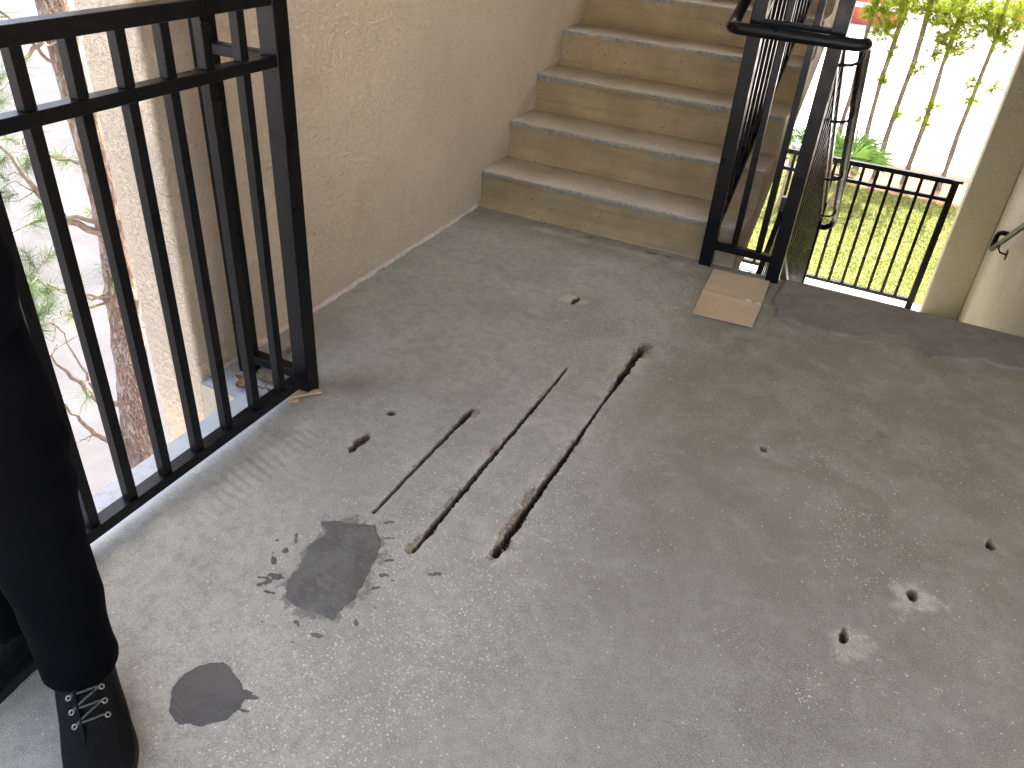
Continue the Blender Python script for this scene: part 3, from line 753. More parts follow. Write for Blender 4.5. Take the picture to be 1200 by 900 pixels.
cl_ = empty('stair_railing', (1.47, 0, 0))
box_part('post', cl_, C2[0], C2[1], C2[2], C2[3], -0.002, 1.17)
yc = -0.037
box_part('bottom_rail', cl_, C1[1] + .0005, C2[0] - .0005, yc - .016, yc + .016, 0.080, 0.111)
box_part('mid_rail', cl_, C1[1] + .0005, C2[0] - .0005, yc - .016, yc + .016, 0.992, 1.02)
box_part('top_rail', cl_, C1[1] + .0005, C2[0] - .0005, yc - .02, yc + .02, 1.132, 1.168)
for x in (1.281, 1.387):
    baluster(cl_, x, yc, 0.1112, 0.9918); baluster(cl_, x, yc, 1.0202, 1.1318)
XH = 1.474
def zd(y): return -(RH / TD) * y       # lower nosing line
ya2, yb2 = C2[3] + .001, 8 * TD + 0.05
sloped('top_rail', cl_, XH, ya2, yb2, lambda y: zd(y) + 1.06, 0.04, 0.04)
sloped('mid_rail', cl_, XH, ya2, yb2, lambda y: zd(y) + 0.93, 0.036, 0.03)
sloped('bottom_rail', cl_, XH, ya2, yb2, lambda y: zd(y) + 0.12, 0.036, 0.032)
y = 0.09
while y < yb2 - .05:
    baluster(cl_, XH, y, zd(y) + 0.138, zd(y) + 0.912)
    baluster(cl_, XH, y, zd(y) + 0.947, zd(y) + 1.038)
    y += 0.1127
box_part('post', cl_, XH - .026, XH + .026, yb2 + .001, yb2 + .052, ZL - .002, ZL + 1.2)
tag(cl_, 'black steel guard dropping along the lower steps beside the gap', 'railing')

gg = empty('stair_railing', (1.2, 1.3, ZL - .8))
XK = 1.215; yn = 8 * TD + .075
box_part('post', gg, XK - .026, XK + .026, yn - .026, yn + .026, ZL - .002, ZL + 1.17)
def zg(y): return ZL + (RH / TD) * (y - yn)
sloped('top_rail', gg, XK, yn - .0265, .35, lambda y: zg(y) + 1.06, 0.04, 0.04)
sloped('mid_rail', gg, XK, yn - .0265, .35, lambda y: zg(y) + 0.93, 0.036, 0.03)
sloped('bottom_rail', gg, XK, yn - .0265, .35, lambda y: zg(y) + 0.12, 0.036, 0.032)
y = yn - .12
while y > .38:
    baluster(gg, XK, y, zg(y) + .138, zg(y) + .912); baluster(gg, XK, y, zg(y) + .947, zg(y) + 1.038); y -= .1127
box_part('post', gg, XK - .026, XK + .026, .297, .349, GZ - .002, zg(.35) + 1.12)
tag(gg, 'black steel guard of the lowest steps seen through the gap', 'railing')

# continuous round handrail wrapping both posts
hr = empty('handrail', (1.33, -0.12, 1.0))
XU, XD = 1.085, 1.575
pts = []
yu = 8 * TD
pts += [(XU, yu, zn(yu) + 0.80), (XU, 0.06, zn(0.06) + 0.80)]
zt = 0.985
pts = [(XU, yu, zn(yu) + .82), (XU, 0.15, zn(.15) + .82), (XU, 0.05, 1.035), (XU, -0.02, 0.998)] 
pts += arc((XU + .05, -0.06, zt), .05, math.pi, 1.5 * math.pi, (1, 0, 0), (0, 1, 0), 6)
pts += arc((XD - .05, -0.06, zt), .05, -0.5 * math.pi, 0, (1, 0, 0), (0, 1, 0), 6)
pts += [(XD, -0.01, zt - .012), (XD, 0.06, zt - .05), (XD, 0.2, zd(.2) + 1.0 - .03), (XD, 2.45, zd(2.45) + 0.97)]
yl = 2.45; zl_ = zd(2.45) + .97
pts += [(XD, yl + .05, zl_ - .04), (XD - .01, yl + .075, zl_ - .09), (XD - .05, yl + .08, zl_ - .12), (XD - .10, yl + .08, zl_ - .12)]
MB().tube(pts, 0.0225, 14).build('tube', M['metal'], hr, smooth='auto')
def bracket(x_rail, x_post, y, zr, parent):
    s_ = 1 if x_rail > x_post else -1
    MB().tube([(x_rail, y, zr - .016), (x_rail, y, zr - .045), (x_rail - s_ * .012, y, zr - .062), (x_rail - s_ * .03, y, zr - .072), (x_post, y, zr - .078)], 0.0065, 8).build('bracket', M['metal'], parent, smooth='auto')
for y in (0.55, 1.4, 2.2): bracket(XD, XH + .016, y, zd(y) + .97, hr)
for y in (0.5, 1.4, 2.2): bracket(XU, XG - .016, y, zn(y) + .82, hr)
bracket(XD, C2[1], -0.03, 0.975, hr)
tag(hr, 'black round handrail wrapping in front of the two centre posts', 'handrail')

# wall handrail at right
wh = empty('handrail', (2.68, 2.4, -.3))
XW = 2.672
def zw(y): return -0.70 + (3.07 - y) * 0.565
MB().tube([(XW, -.2, zw(-.2)), (XW, 3.0, zw(3.0)), (XW, 3.065, zw(3.062)), (XW, 3.085, zw(3.07) + .006), (XW, 3.09, zw(3.07) + .03), (XW, 3.09, zw(3.07) + .10), (XW + .008, 3.09, zw(3.07) + .12), (XW + .025, 3.09, zw(3.07) + .128), (WR + .004, 3.09, zw(3.07) + .128)], 0.0185, 14).build('tube', M['metal'], wh, smooth='auto')
for y in (2.80, 1.7, .6):
    MB().tube([(XW, y, zw(y) - .015), (XW, y, zw(y) - .05), (XW + .02, y, zw(y) - .075), (WR + .003, y, zw(y) - .08)], 0.0065, 8).build('bracket', M['metal'], wh, smooth='auto')
    MB().box(WR - .006, WR + .003, y - .03, y + .03, zw(y) - .11, zw(y) - .05).build('bracket_plate', M['metal'], wh, bevel=.002)
tag(wh, 'black round handrail fixed to the cream wall at right', 'handrail')

# lower landing fence
fe = empty('balcony_railing', (1.35, YF, ZL))
yf = YF + .02
FX0, FX1 = 0.36, 2.345
box_part('post', fe, FX1 - .03, FX1 + .022, yf - .026, yf + .026, ZL - .002, ZL + 1.135)
box_part('post', fe, FX0 - .026, FX0 + .026, yf - .026, yf + .026, ZL - .002, ZL + 1.135)
box_part('top_rail', fe, FX0 + .0265, FX1 - .0305, yf - .022, yf + .022, ZL + 1.118, ZL + 1.158)
box_part('mid_rail', fe, FX0 + .0265, FX1 - .0305, yf - .018, yf + .018, ZL + .975, ZL + 1.005)
box_part('bottom_rail', fe, FX0 + .0265, FX1 - .0305, yf - .018, yf + .018, ZL + .06, ZL + .092)
MB().box(FX1 - .034, FX1 + .05, yf - .028, yf + .028, ZL + 1.1355, ZL + 1.158).build('top_rail', M['metal'], fe, bevel=BV)
x = FX1 - .03 - .108
while x > FX0 + .06:
    baluster(fe, x, yf, ZL + .0922, ZL + .9748); baluster(fe, x, yf, ZL + 1.0052, ZL + 1.1178)
    x -= 0.1127
tag(fe, 'black steel fence on the lower landing in front of the lawn', 'railing')

# ------------------------------------------------------------------ cardboard
cb = empty('cardboard_sheet', (1.36, -.3, 0))
def cardgrid(name, corners, seed, zf, th=0.004, n=(26, 22), mat='card', parent=None):
    A_, B_, C_, D_ = [np.array(q) for q in corners]       # A-B top, D-C bottom
    u = np.linspace(0, 1, n[0]); v = np.linspace(0, 1, n[1]); U, Vv = np.meshgrid(u, v)
    Pq = ((1 - U) * (1 - Vv))[..., None] * A_ + (U * (1 - Vv))[..., None] * B_ + (U * Vv)[..., None] * C_ + ((1 - U) * Vv)[..., None] * D_
    rim = np.minimum(np.minimum(U, 1 - U), np.minimum(Vv, 1 - Vv)) < 1e-6
    jit = 0.0035 * fbm(Pq[..., 0] * 40, Pq[..., 1] * 40, seed)
    Pq[..., 0] += jit * rim; Pq[..., 1] += jit * rim
    z = zf(U, Vv) + 0.0012 * fbm(Pq[..., 0] * 14, Pq[..., 1] * 14, seed + 3)
    top = np.concatenate([Pq, (z + th)[..., None]], -1).reshape(-1, 3); bot = np.concatenate([Pq, z[..., None]], -1).reshape(-1, 3)
    id_ = np.arange(U.size).reshape(U.shape); N_ = U.size
    Fs = np.stack([id_[:-1, :-1], id_[1:, :-1], id_[1:, 1:], id_[:-1, 1:]], -1).reshape(-1, 4)
    Fb = Fs[:, ::-1] + N_
    loop = list(id_[0]) + list(id_[1:, -1]) + list(id_[-1, ::-1][1:]) + list(id_[::-1, 0][1:-1])
    side = [(loop[i], loop[(i+1) % len(loop)], loop[(i+1) % len(loop)] + N_, loop[i] + N_) for i in range(len(loop))]
    o_ = mesh_np(name, np.concatenate([top, bot]), np.concatenate([Fs, Fb, np.array(side)]), M[mat], parent, True)
    o_.data.set_sharp_from_angle(angle=math.radians(45))
    return o_
cardgrid('flap', [(1.226, -.10), (1.470, -.085), (1.482, -.335), (1.236, -.330)], 3, lambda u, v: 0.0035 + 0.006 * (1 - v) ** 2 + 0.004 * sstep(0.85, 1, v), parent=cb)
cardgrid('flap', [(1.237, -.3285), (1.4835, -.3345), (1.488, -.54), (1.252, -.552)], 8, lambda u, v: 0.0035 + 0.004 * (1 - sstep(0, .12, v)) + 0.003 * u * v, parent=cb)
cardgrid('torn_edge', [(1.40, -.318), (1.478, -.324), (1.482, -.336), (1.405, -.327)], 12, lambda u, v: 0.0085 + 0.006 * np.sin(u * 5) ** 2 * (1 - v), th=.0015, n=(16, 5), mat='card_torn', parent=cb)
tag(cb, 'creased brown cardboard piece lying on the floor between the centre posts', 'cardboard')

# ------------------------------------------------------------------ small litter
def leaf_mesh(L_, w, curl, seed):
    r = random.Random(seed); n = 7; vs = []; fs = []
    for i in range(n):
        t = i / (n - 1); ww = w * math.sin(math.pi * min(1, t * .93 + .05)) ** .8
        y = (t - .5) * L_; z = curl * ((t - .5) ** 2) * 4 * L_
        vs += [(-ww, y, z + ww * curl * 1.4 + r.uniform(0, .002)), (0, y, z), (ww, y, z + ww * curl * 1.4 + r.uniform(0, .002))]
    for i in range(n - 1):
        for j in range(2): fs.append((i*3+j, i*3+j+1, i*3+j+4, i*3+j+3))
    return vs, fs
spots = [(0.17, -1.80, .04), (0.13, -1.86, .05), (0.21, -1.77, .035), (0.19, -1.87, .045), (0.10, -1.83, .04), (0.24, -1.84, .035), (0.15, -1.72, .04), (0.22, -1.69, .03), (0.08, -1.70, .045), (0.12, -1.62, .03)]
wheres = ['nearest the slab corner', 'beside the rear post', 'under the short return rail', 'against the stucco corner', 'leaning on the rear post foot', 'close to the front post', 'behind the front post', 'between wall and front post', 'at the foot of the stucco wall', 'farthest along the wall foot']
for i, (x, y, L_) in enumerate(spots):
    vs, fs = leaf_mesh(L_, L_ * .36, random.uniform(.25, .6), i)
    o = mesh_np('dry_leaf', vs, fs, M['dead'], None, True, loc=(x, y, 0.006))
    o.rotation_euler = (random.uniform(-.25, .25), random.uniform(-.25, .25), random.uniform(0, 6.28))
    tag(o, 'curled dry brown leaf behind the left railing ' + wheres[i], 'leaf', 'dry leaves behind the left railing')
for i, (x, y, a, L_) in enumerate([(0.16, -1.84, .5, .10), (0.2, -1.80, 1.3, .08), (0.12, -1.78, 2.2, .07)]):
    q = [(x + math.cos(a) * L_ * (t - .5) + .006 * math.sin(t * 7 + i), y + math.sin(a) * L_ * (t - .5), .008 + .006 * math.sin(t * 5)) for t in np.linspace(0, 1, 8)]
    o = MB().tube(q, [.0028] * 7 + [.0015], 6).build('twig', M['twig'], smooth='auto')
    tag(o, ['long crooked twig among the dry leaves', 'twig lying under the short return rail', 'short twig beside the rear post'][i], 'twig', 'twigs behind the left railing')
# broken shim at the front post foot
sh = empty('wood_shim', (0.335, -1.79, 0))
cardgrid('plate', [(0.278, -1.800), (0.352, -1.742), (0.366, -1.760), (0.300, -1.835)], 4, lambda u, v: 0.002 + 0.004 * v, th=.008, n=(18, 10), mat='wood', parent=sh)
cardgrid('splinter', [(0.300, -1.835), (0.325, -1.815), (0.330, -1.826), (0.309, -1.850)], 6, lambda u, v: 0.002 + 0 * u, th=.005, n=(8, 6), mat='wood', parent=sh)
tag(sh, 'splintered pale wood shim under the front railing post', 'shim')
# loose grit round the cuts (real chips, uncountable)
gv = []; gf = []
def chip(x, y, r):
    n0 = len(gv); a = random.uniform(0, 6.28)
    q = [(math.cos(a + k * 2.09) * r * random.uniform(.6, 1.2), math.sin(a + k * 2.09) * r * random.uniform(.6, 1.2)) for k in range(3)]
    zb = 0.0012
    gv.extend([(x + u, y + v, zb - .001) for u, v in q] + [(x + random.uniform(-.3, .3) * r, y + random.uniform(-.3, .3) * r, zb + r * random.uniform(.5, .9))])
    gf.extend([(n0, n0+1, n0+3), (n0+1, n0+2, n0+3), (n0+2, n0, n0+3)])
for _ in range(420):
    cx, y0, y1, ws = random.choices(cuts, weights=[.6, 1, 1.4])[0]
    y = y0 + (y1 - y0) * random.random() ** 1.5; dx = random.choice((-1, 1)) * (0.009 + random.expovariate(1 / .03))
    chip(cx + dx, y + random.gauss(0, .02), random.uniform(.0008, .0026))
for _ in range(150):
    chip(random.uniform(.9, 1.25), random.gauss(-2.2, .06), random.uniform(.0008, .0028))
for _ in range(160):
    chip(random.uniform(.4, 2.6), random.uniform(-3.0, -.1), random.uniform(.0006, .0022))
grit = mesh_np('loose_grit', gv, gf, m_simple('pale concrete grit', (0.36, 0.335, 0.29), (0.5, 0.47, 0.42), 90, .9, .2), None, False)
tag(grit, 'pale loose concrete grit scattered over the landing floor', 'grit', kind='stuff')

# ------------------------------------------------------------------ ground outside
gnd = mesh_np('ground', [(-300,-300,GZ-.012),(300,-300,GZ-.012),(300,300,GZ-.012),(-300,300,GZ-.012)], [(0,1,2,3)], M['lot']); tag(gnd, kind='structure')
pv = mesh_np('pavement', [(-40,-25,GZ-.004),(-1.0,-25,GZ-.004),(-1.0,22,GZ-.004),(-40,22,GZ-.004)], [(0,1,2,3)], M['pave']); tag(pv, kind='structure')
lw = mesh_np('lawn', [(-1.0,3.96,GZ),(12,3.96,GZ),(12,12.35,GZ),(-1.0,12.35,GZ)], [(0,1,2,3)], M['ground_tone']); tag(lw, kind='structure')
ml = mesh_np('mulch_bed', [(-1.0,12.35,GZ+.004),(12,12.0,GZ+.004),(12,14.2,GZ+.004),(-1.0,14.0,GZ+.004)], [(0,1,2,3)], M['mulch']); tag(ml, kind='structure')
kb = MB().box(-1.0, 12, 14.1, 14.25, GZ - .05, GZ + .12).build('kerb', M['lot'], bevel=.02); tag(kb, kind='structure')
# grass blades
NB = 80000
bx = RNG.uniform(0.0, 4.2, NB); by = RNG.uniform(5.6, 12.4, NB); ba = RNG.uniform(0, 6.28, NB); bh = RNG.uniform(.02, .055, NB); lean = RNG.uniform(-.05, .05, (NB, 2)); bw = RNG.uniform(.004, .009, NB)
V = np.zeros((NB, 3, 3)); V[:, 0] = np.stack([bx - bw*np.cos(ba), by - bw*np.sin(ba), np.full(NB, GZ)], -1); V[:, 1] = np.stack([bx + bw*np.cos(ba), by + bw*np.sin(ba), np.full(NB, GZ)], -1); V[:, 2] = np.stack([bx + lean[:, 0], by + lean[:, 1], GZ + bh], -1)
gr = mesh_np('lawn_grass', V.reshape(-1, 3), np.arange(NB * 3).reshape(-1, 3), M['grass']); tag(gr, 'sunlit yellow green lawn grass beyond the lower fence', 'grass', kind='stuff')

# ------------------------------------------------------------------ trees
def needles_np(tufts, length, n, width=0.0016, up=0.25, rng=RNG):
    """tufts: list of (pos, direction); each is a spray of thin needle triangles"""
    Vs = []
    for (p_, d_) in tufts:
        p_ = np.array(p_, float); d_ = np.array(d_, float); d_ /= np.linalg.norm(d_) + 1e-9
        r = rng.normal(size=(n, 3)); r /= np.linalg.norm(r, axis=1)[:, None]
        v = r + d_ * 0.75; v[:, 2] += up * rng.random(n); v /= np.linalg.norm(v, axis=1)[:, None]
        L_ = length * rng.uniform(.6, 1.1, n)[:, None]
        b = p_ + d_ * rng.uniform(-.06, .02, n)[:, None] * (length / .15)
        s_ = np.cross(v, rng.normal(size=(n, 3))); s_ /= np.linalg.norm(s_, axis=1)[:, None] + 1e-9
        tip = b + v * L_; tip[:, 2] -= 0.12 * L_[:, 0]
        Vs.append(np.stack([b - s_ * width, b + s_ * width, tip], 1))
    V_ = np.concatenate(Vs).reshape(-1, 3)
    return V_, np.arange(len(V_)).reshape(-1, 3)
def wobble(pts, n, amp, rng):
    pts = [Vector(q) for q in pts]; out = []
    for i in range(len(pts) - 1):
        for k in range(n):
            t = k / n
            out.append(pts[i].lerp(pts[i+1], t) + Vector(rng.normal(0, amp, 3)) * (0 if (i == 0 and k == 0) else 1))
    out.append(pts[-1]); return out

tree = empty('pine_tree', (-2.6, -.38, GZ))
tp = [(-2.6,-.40,GZ-.1),(-2.6,-.31,-2.43),(-2.6,-.20,-1.5),(-2.6,-.13,-.6),(-2.6,-.17,.1),(-2.6,-.19,.65),(-2.58,-.2,2.2),(-2.55,-.25,5.0),(-2.6,-.2,8.0)]
tr_pts = []
for i in range(len(tp) - 1):
    for k in range(10): tr_pts.append(Vector(tp[i]).lerp(Vector(tp[i+1]), k / 10))
tr_pts.append(Vector(tp[-1]))
# smooth the path, then loft it with a lumpy, plated section
for _ in range(6): tr_pts = [tr_pts[0]] + [(tr_pts[i-1] + tr_pts[i] * 2 + tr_pts[i+1]) / 4 for i in range(1, len(tr_pts) - 1)] + [tr_pts[-1]]
NS = 64
dense = []
for i in range(len(tr_pts) - 1):
    for k in range(6): dense.append(tr_pts[i].lerp(tr_pts[i+1], k / 6))
VV = np.zeros((len(dense), NS, 3)); th = np.linspace(0, 2 * math.pi, NS, endpoint=False)
for i, q in enumerate(dense):
    z = q.z; r = np.interp(z, [GZ, -2.4, -.6, .7, 5, 8], [.135, .122, .088, .080, .05, .02])
    u = th * 0.085 * 22 / 6.28 * 6.28
    lump = 1 + 0.10 * fbm(np.cos(th) * 2.2 + 9, np.sin(th) * 2.2 + z * 2.2, 3) + 0.10 * fbm(np.cos(th) * 5 + 9 + np.sin(th) * 5, z * 9 + np.sin(th) * 3, 6)
    for zk, am in ((-.62, .22), (-1.17, .28), (-1.55, .14), (-2.0, .16), (.05, .12)):
        lump = lump + am * np.exp(-((z - zk) / .05) ** 2) * (0.6 + 0.8 * vn(np.cos(th) * 2 + 4, np.sin(th) * 2 + zk * 7, 8))
    VV[i, :, 0] = q.x + np.cos(th) * r * lump; VV[i, :, 1] = q.y + np.sin(th) * r * lump; VV[i, :, 2] = z
idn = np.arange(len(dense) * NS).reshape(len(dense), NS); nx_ = np.roll(idn, -1, axis=1)
Fq = np.stack([idn[:-1], nx_[:-1], nx_[1:], idn[1:]], -1).reshape(-1, 4)
mesh_np('trunk', VV.reshape(-1, 3), Fq, M['bark'], tree, True)
R2 = np.random.default_rng(5)
def tp_at(z): return Vector((-2.6, float(np.interp(z, [GZ, -2.43, -1.5, -.6, .1, .65, 2.2], [-.40, -.31, -.20, -.13, -.17, -.19, -.2])), z))
BR = [  # (points from the tip end to the trunk, base radius)
 ([(-2.45,-.95,.30),(-2.55,-.65,-.18),(-2.6,-.55,-.36),(-2.62,-.40,-.56),(-2.6,-.16,-.78)], .026),
 ([(-2.75,.06,-.30),(-2.7,-.02,-.41),(-2.6,-.13,-.56)], .017),
 ([(-2.40,-1.05,-1.05),(-2.5,-.84,-1.28),(-2.6,-.65,-1.61),(-2.6,-.54,-1.83),(-2.6,-.26,-2.05)], .024),
 ([(-2.30,-1.15,-1.30),(-2.5,-.82,-1.66),(-2.6,-.66,-2.0),(-2.6,-.52,-2.22),(-2.6,-.30,-2.45)], .025),
 ([(-2.6,-.70,-1.10),(-2.6,-.61,-1.45),(-2.6,-.54,-1.78)], .011),
 ([(-2.45,-.85,-.72),(-2.55,-.63,-.92),(-2.6,-.45,-1.06),(-2.6,-.18,-1.18)], .011),
 ([(-2.35,-1.0,-1.02),(-2.5,-.75,-1.05),(-2.6,-.54,-1.14),(-2.6,-.17,-1.19)], .011),
 ([(-2.72,.02,-1.08),(-2.65,-.10,-1.17),(-2.6,-.17,-1.22)], .012),
 ([(-2.7,.05,-1.5),(-2.6,-.20,-1.54)], .007),
 ([(-2.4,-.95,.22),(-2.5,-.60,.33),(-2.6,-.37,.41),(-2.6,-.18,.50)], .016),
 ([(-2.3,-1.1,-.40),(-2.5,-.75,-.44),(-2.6,-.52,-.50),(-2.6,-.15,-.66)], .015),
 ([(-2.5,-.9,-.65),(-2.55,-.73,-.86),(-2.6,-.53,-1.0),(-2.6,-.2,-1.2)], .009),
 ([(-2.75,-.55,-.05),(-2.7,-.35,-.19),(-2.6,-.16,-.28)], .010),
 ([(-2.5,-.70,.85),(-2.55,-.5,.60),(-2.6,-.34,.42),(-2.6,-.18,.25)], .012),
 ([(-2.9,.30,.05),(-2.8,.08,-.15),(-2.6,-.14,-.32)], .009),
 ([(-3.0,.25,-.85),(-2.8,.0,-.95),(-2.6,-.14,-1.05)], .008)]
tufts = []
for bi, (bp, br) in enumerate(BR):
    q = wobble(bp, 5, 0.008, R2)
    rr = [max(.0025, br * (0.18 + 0.82 * i / (len(q) - 1))) for i in range(len(q))]
    bobj = MB().tube(q, rr, 8).build('branch', M['twig'], tree, smooth='auto')
    # side twigs with needles near the tip
    for k in range(5):
        i = int(R2.integers(0, max(2, int(len(q) * .6)))); b0 = q[i]
        d = Vector((R2.normal(), R2.normal() - .5, R2.normal() * .8 + .25)).normalized()
        L_ = R2.uniform(.10, .30)
        e = b0 + d * L_
        tq = wobble([b0, b0.lerp(e, .5) + Vector(R2.normal(0, .03, 3)), e], 3, .006, R2)
        MB().tube(tq, [.0045 - .003 * j / (len(tq) - 1) for j in range(len(tq))], 5).build('twig', M['twig'], bobj, smooth='auto')
        if bi not in (7, 8, 2, 3, 4) or k == 0:
            tufts.append((tuple(e), tuple(d)))
            if R2.random() < .35: tufts.append((tuple(b0.lerp(e, .7)), tuple(d)))
    if bi not in (7, 8, 4): tufts.append((tuple(q[0]), tuple((q[0] - q[2]).normalized())))
for _ in range(70):     # crown above the frame
    z = R2.uniform(1.4, 8); a = R2.uniform(0, 6.28); r = R2.uniform(.3, 1.8) * (1 - (z - 1.4) / 9)
    tufts.append(((-2.6 + math.cos(a) * r, -.2 + math.sin(a) * r, z), (math.cos(a), math.sin(a), .5)))
for k in range(16):
    z = 1.3 + k * .42; a = k * 2.4; r = 1.7 * (1 - (z - 1.4) / 9)
    q = wobble([(-2.6, -.2, z), (-2.6 + math.cos(a) * r * .5, -.2 + math.sin(a) * r * .5, z + .1), (-2.6 + math.cos(a) * r, -.2 + math.sin(a) * r, z + .3)], 3, .02, R2)
    MB().tube(q, [.02 - .002 * j for j in range(len(q))], 6).build('branch', M['twig'], tree, smooth='auto')
nv, nf = needles_np(tufts, 0.17, 85, 0.0011)
mesh_np('crown', nv, nf, M['needle'], tree)
tag(tree, 'rough barked pine with bare twigs behind the left railing', 'tree')

# slim pines by the car park at right
R3 = np.random.default_rng(21)
slim = [  # x, y, trunk r, foliage [(dx, dy, z, size)], wording
    (0.885, 13.25, .060, [(.05,-.1,-.35,.22),(.2,0,-.1,.28),(-.15,.1,.15,.3)], 'slender pine trunk at far left of the row beyond the fence'),
    (1.36, 13.2, .070, [(-.03,-.1,-.28,.28),(-.25,-.1,-.62,.22),(.0,.0,-.95,.10),(.02,-.1,-1.4,.10),(.2,0,.0,.35)], 'slender pine trunk second from the left beyond the fence'),
    (1.75, 13.2, .072, [(.16,-.15,-1.13,.20),(.28,-.1,-.92,.18),(.06,-.1,-1.95,.10),(.3,-.1,-.1,.38)], 'slender pine trunk in the middle of the row beyond the fence'),
    (2.26, 13.2, .064, [(-.05,-.2,-.46,.34),(.05,-.15,-.72,.28),(-.2,-.1,-.18,.35),(.25,0,-.15,.3),(.0,-.2,-2.0,.12),(.06,-.15,-1.75,.14)], 'slender pine with a bright tuft second from the right beyond the fence'),
    (2.885, 13.2, .055, [(-.12,-.2,-1.26,.20),(.26,-.1,-1.28,.18),(.16,-.2,-.49,.26),(-.1,-.1,-.2,.32),(.3,-.1,-.1,.3),(-.02,-.1,-1.55,.10),(-.2,-.1,-.35,.22)], 'slender pine trunk nearest the right wall beyond the fence'),
    (3.75, 13.6, .06, [(0,0,-.5,.3),(.2,0,-1.2,.25)], 'slender pine hidden behind the right wall')]
for (x, y, r, fol, lab) in slim[:5]:
    t_ = empty('pine_tree', (x, y, GZ))
    q = [Vector((x, y, GZ - .05))]
    for k in range(1, 26):
        z = GZ + k * .35; q.append(Vector((x + .018 * math.sin(k * .9 + x * 5) + float(R3.normal(0, .006)), y + .02 * math.sin(k * .6 + x), z)))
    rr = [.78 * r * (1.25 if k == 0 else 1.0) * (1 - .55 * k / 26) * (1 + .10 * float(R3.normal())) for k in range(26)]
    MB().tube(q, rr, 12).build('trunk', M['bark_pale'], t_, smooth='auto')
    tf = []
    for (dx, dy, z, s_) in fol:
        s_ = s_ * 1.3 if z > -.85 else max(s_, .17)
        c_ = Vector((x + dx, y + dy, z)); zb = z - .15 - s_ * .4
        b0 = Vector((x, y, zb))
        bq = wobble([b0, b0.lerp(c_, .5) + Vector((0, 0, -.03)), c_], 3, .012, R3)
        MB().tube(bq, [.012 - .0013 * j for j in range(len(bq))], 6).build('branch', M['twig'], t_, smooth='auto')
        for _ in range(max(9, int((420 if z > -.85 else 260) * s_ ** 1.4))):
            d = Vector(R3.normal(0, 1, 3)); d.normalize()
            tf.append((tuple(c_ + Vector((d.x * s_, d.y * s_, d.z * s_ * .75)) * float(R3.random()) ** .5), (d.x, d.y, d.z + .4)))
    for k in range(3):      # bare twigs
        zb = float(R3.uniform(-2.2, -.6)); d = Vector((R3.choice((-1, 1)) * R3.uniform(.12, .28), R3.uniform(-.2, .05), R3.uniform(.0, .15)))
        b0 = Vector((x, y, zb)); bq = wobble([b0, b0 + d * .5 + Vector((0, 0, -.04)), b0 + d], 3, .012, R3)
        MB().tube(bq, [.007 - .0008 * j for j in range(len(bq))], 5).build('branch', M['twig'], t_, smooth='auto')
    for _ in range(60):     # crown above the picture
        z = R3.uniform(.6, 5.5); a = R3.uniform(0, 6.28); rad = R3.uniform(.2, 1.0)
        tf.append(((x + math.cos(a) * rad, y + math.sin(a) * rad, z), (math.cos(a), math.sin(a), .6)))
    nv, nf = needles_np(tf, 0.12, 26, 0.0042)
    mesh_np('crown', nv, nf, M['needle_y'], t_)
    tag(t_, lab, 'tree')

# fan-leaved shrubs in front of the trees
def fan_shrub(x, y, z0, h, nfr, size, label, seed):
    rg = np.random.default_rng(seed)
    s_ = empty('fan_palm_shrub', (x, y, GZ))
    MB().tube([(x, y, GZ - .03), (x + .02, y, GZ + h * .5), (x, y, GZ + h)], [.05, .045, .03], 10).build('stem', M['twig'], s_, smooth='auto')
    for i in range(nfr):
        a = rg.uniform(0, 6.28); el = rg.uniform(.1, 1.3)
        d = Vector((math.cos(a) * math.cos(el), math.sin(a) * math.cos(el), math.sin(el)))
        b0 = Vector((x, y, GZ + h * rg.uniform(.75, 1.0))); c_ = b0 + d * size * .55
        mb_ = MB(); mb_.tube([b0, c_], [.006, .004], 5)
        side = d.cross(Vector((0, 0, 1))).normalized(); nrm = side.cross(d).normalized()
        for k in range(13):
            t = (k - 6) / 6 * 1.5
            v = (d * math.cos(t) + side * math.sin(t)) * size * rg.uniform(.5, .68) + nrm * rg.uniform(-.05, .03) * size
            tip = c_ + v + Vector((0, 0, -.10 * size)); mid = c_ + v * .5
            w_ = .012 * size / .5; pw = v.cross(nrm).normalized() * w_
            mb_.add([c_, mid - pw, mid + pw, tip], [(0, 1, 3), (0, 3, 2)])
        mb_.build('frond', M['frond'], s_)
    tag(s_, label, 'shrub')
fan_shrub(1.22, 11.0, GZ, 0.75, 18, 0.80, 'green fan leaved shrub behind the lower fence', 3)
fan_shrub(0.42, 10.4, GZ, 1.05, 14, 0.60, 'green fan leaved shrub seen between the centre posts', 9)

# far red building
rb = empty('red_building', (-4, 34.5, GZ))
MB().box(-12, 0.75, 34.2, 44, GZ, GZ + 4.5).build('wall', M['red'], rb)
MB().box(-12.06, 0.81, 34.12, 34.1995, GZ + .62, GZ + .80).build('trim', M['white'], rb)
for x in (-9.5, -6.5, -3.5):
    f_ = MB().box(x, x + 1.4, 34.14, 34.199, GZ + 1.3, GZ + 2.9).build('window', M['white'], rb); MB().box(x + .1, x + 1.3, 34.12, 34.139, GZ + 1.4, GZ + 2.8).build('pane', M['glass'], f_)
MB().box(-12.3, 1.05, 33.9, 44.3, GZ + 4.5, GZ + 4.8).build('roof', M['white'], rb)
tag(rb, 'red walled building beyond the car park, left of the trees', 'building')
rb2 = empty('red_building', (9, 42, GZ))
MB().box(5.3, 16, 41.5, 50, GZ, GZ + 4.5).build('wall', M['red'], rb2)
MB().box(5.24, 16.06, 41.42, 41.4995, GZ + 1.5, GZ + 1.7).build('trim', M['white'], rb2)
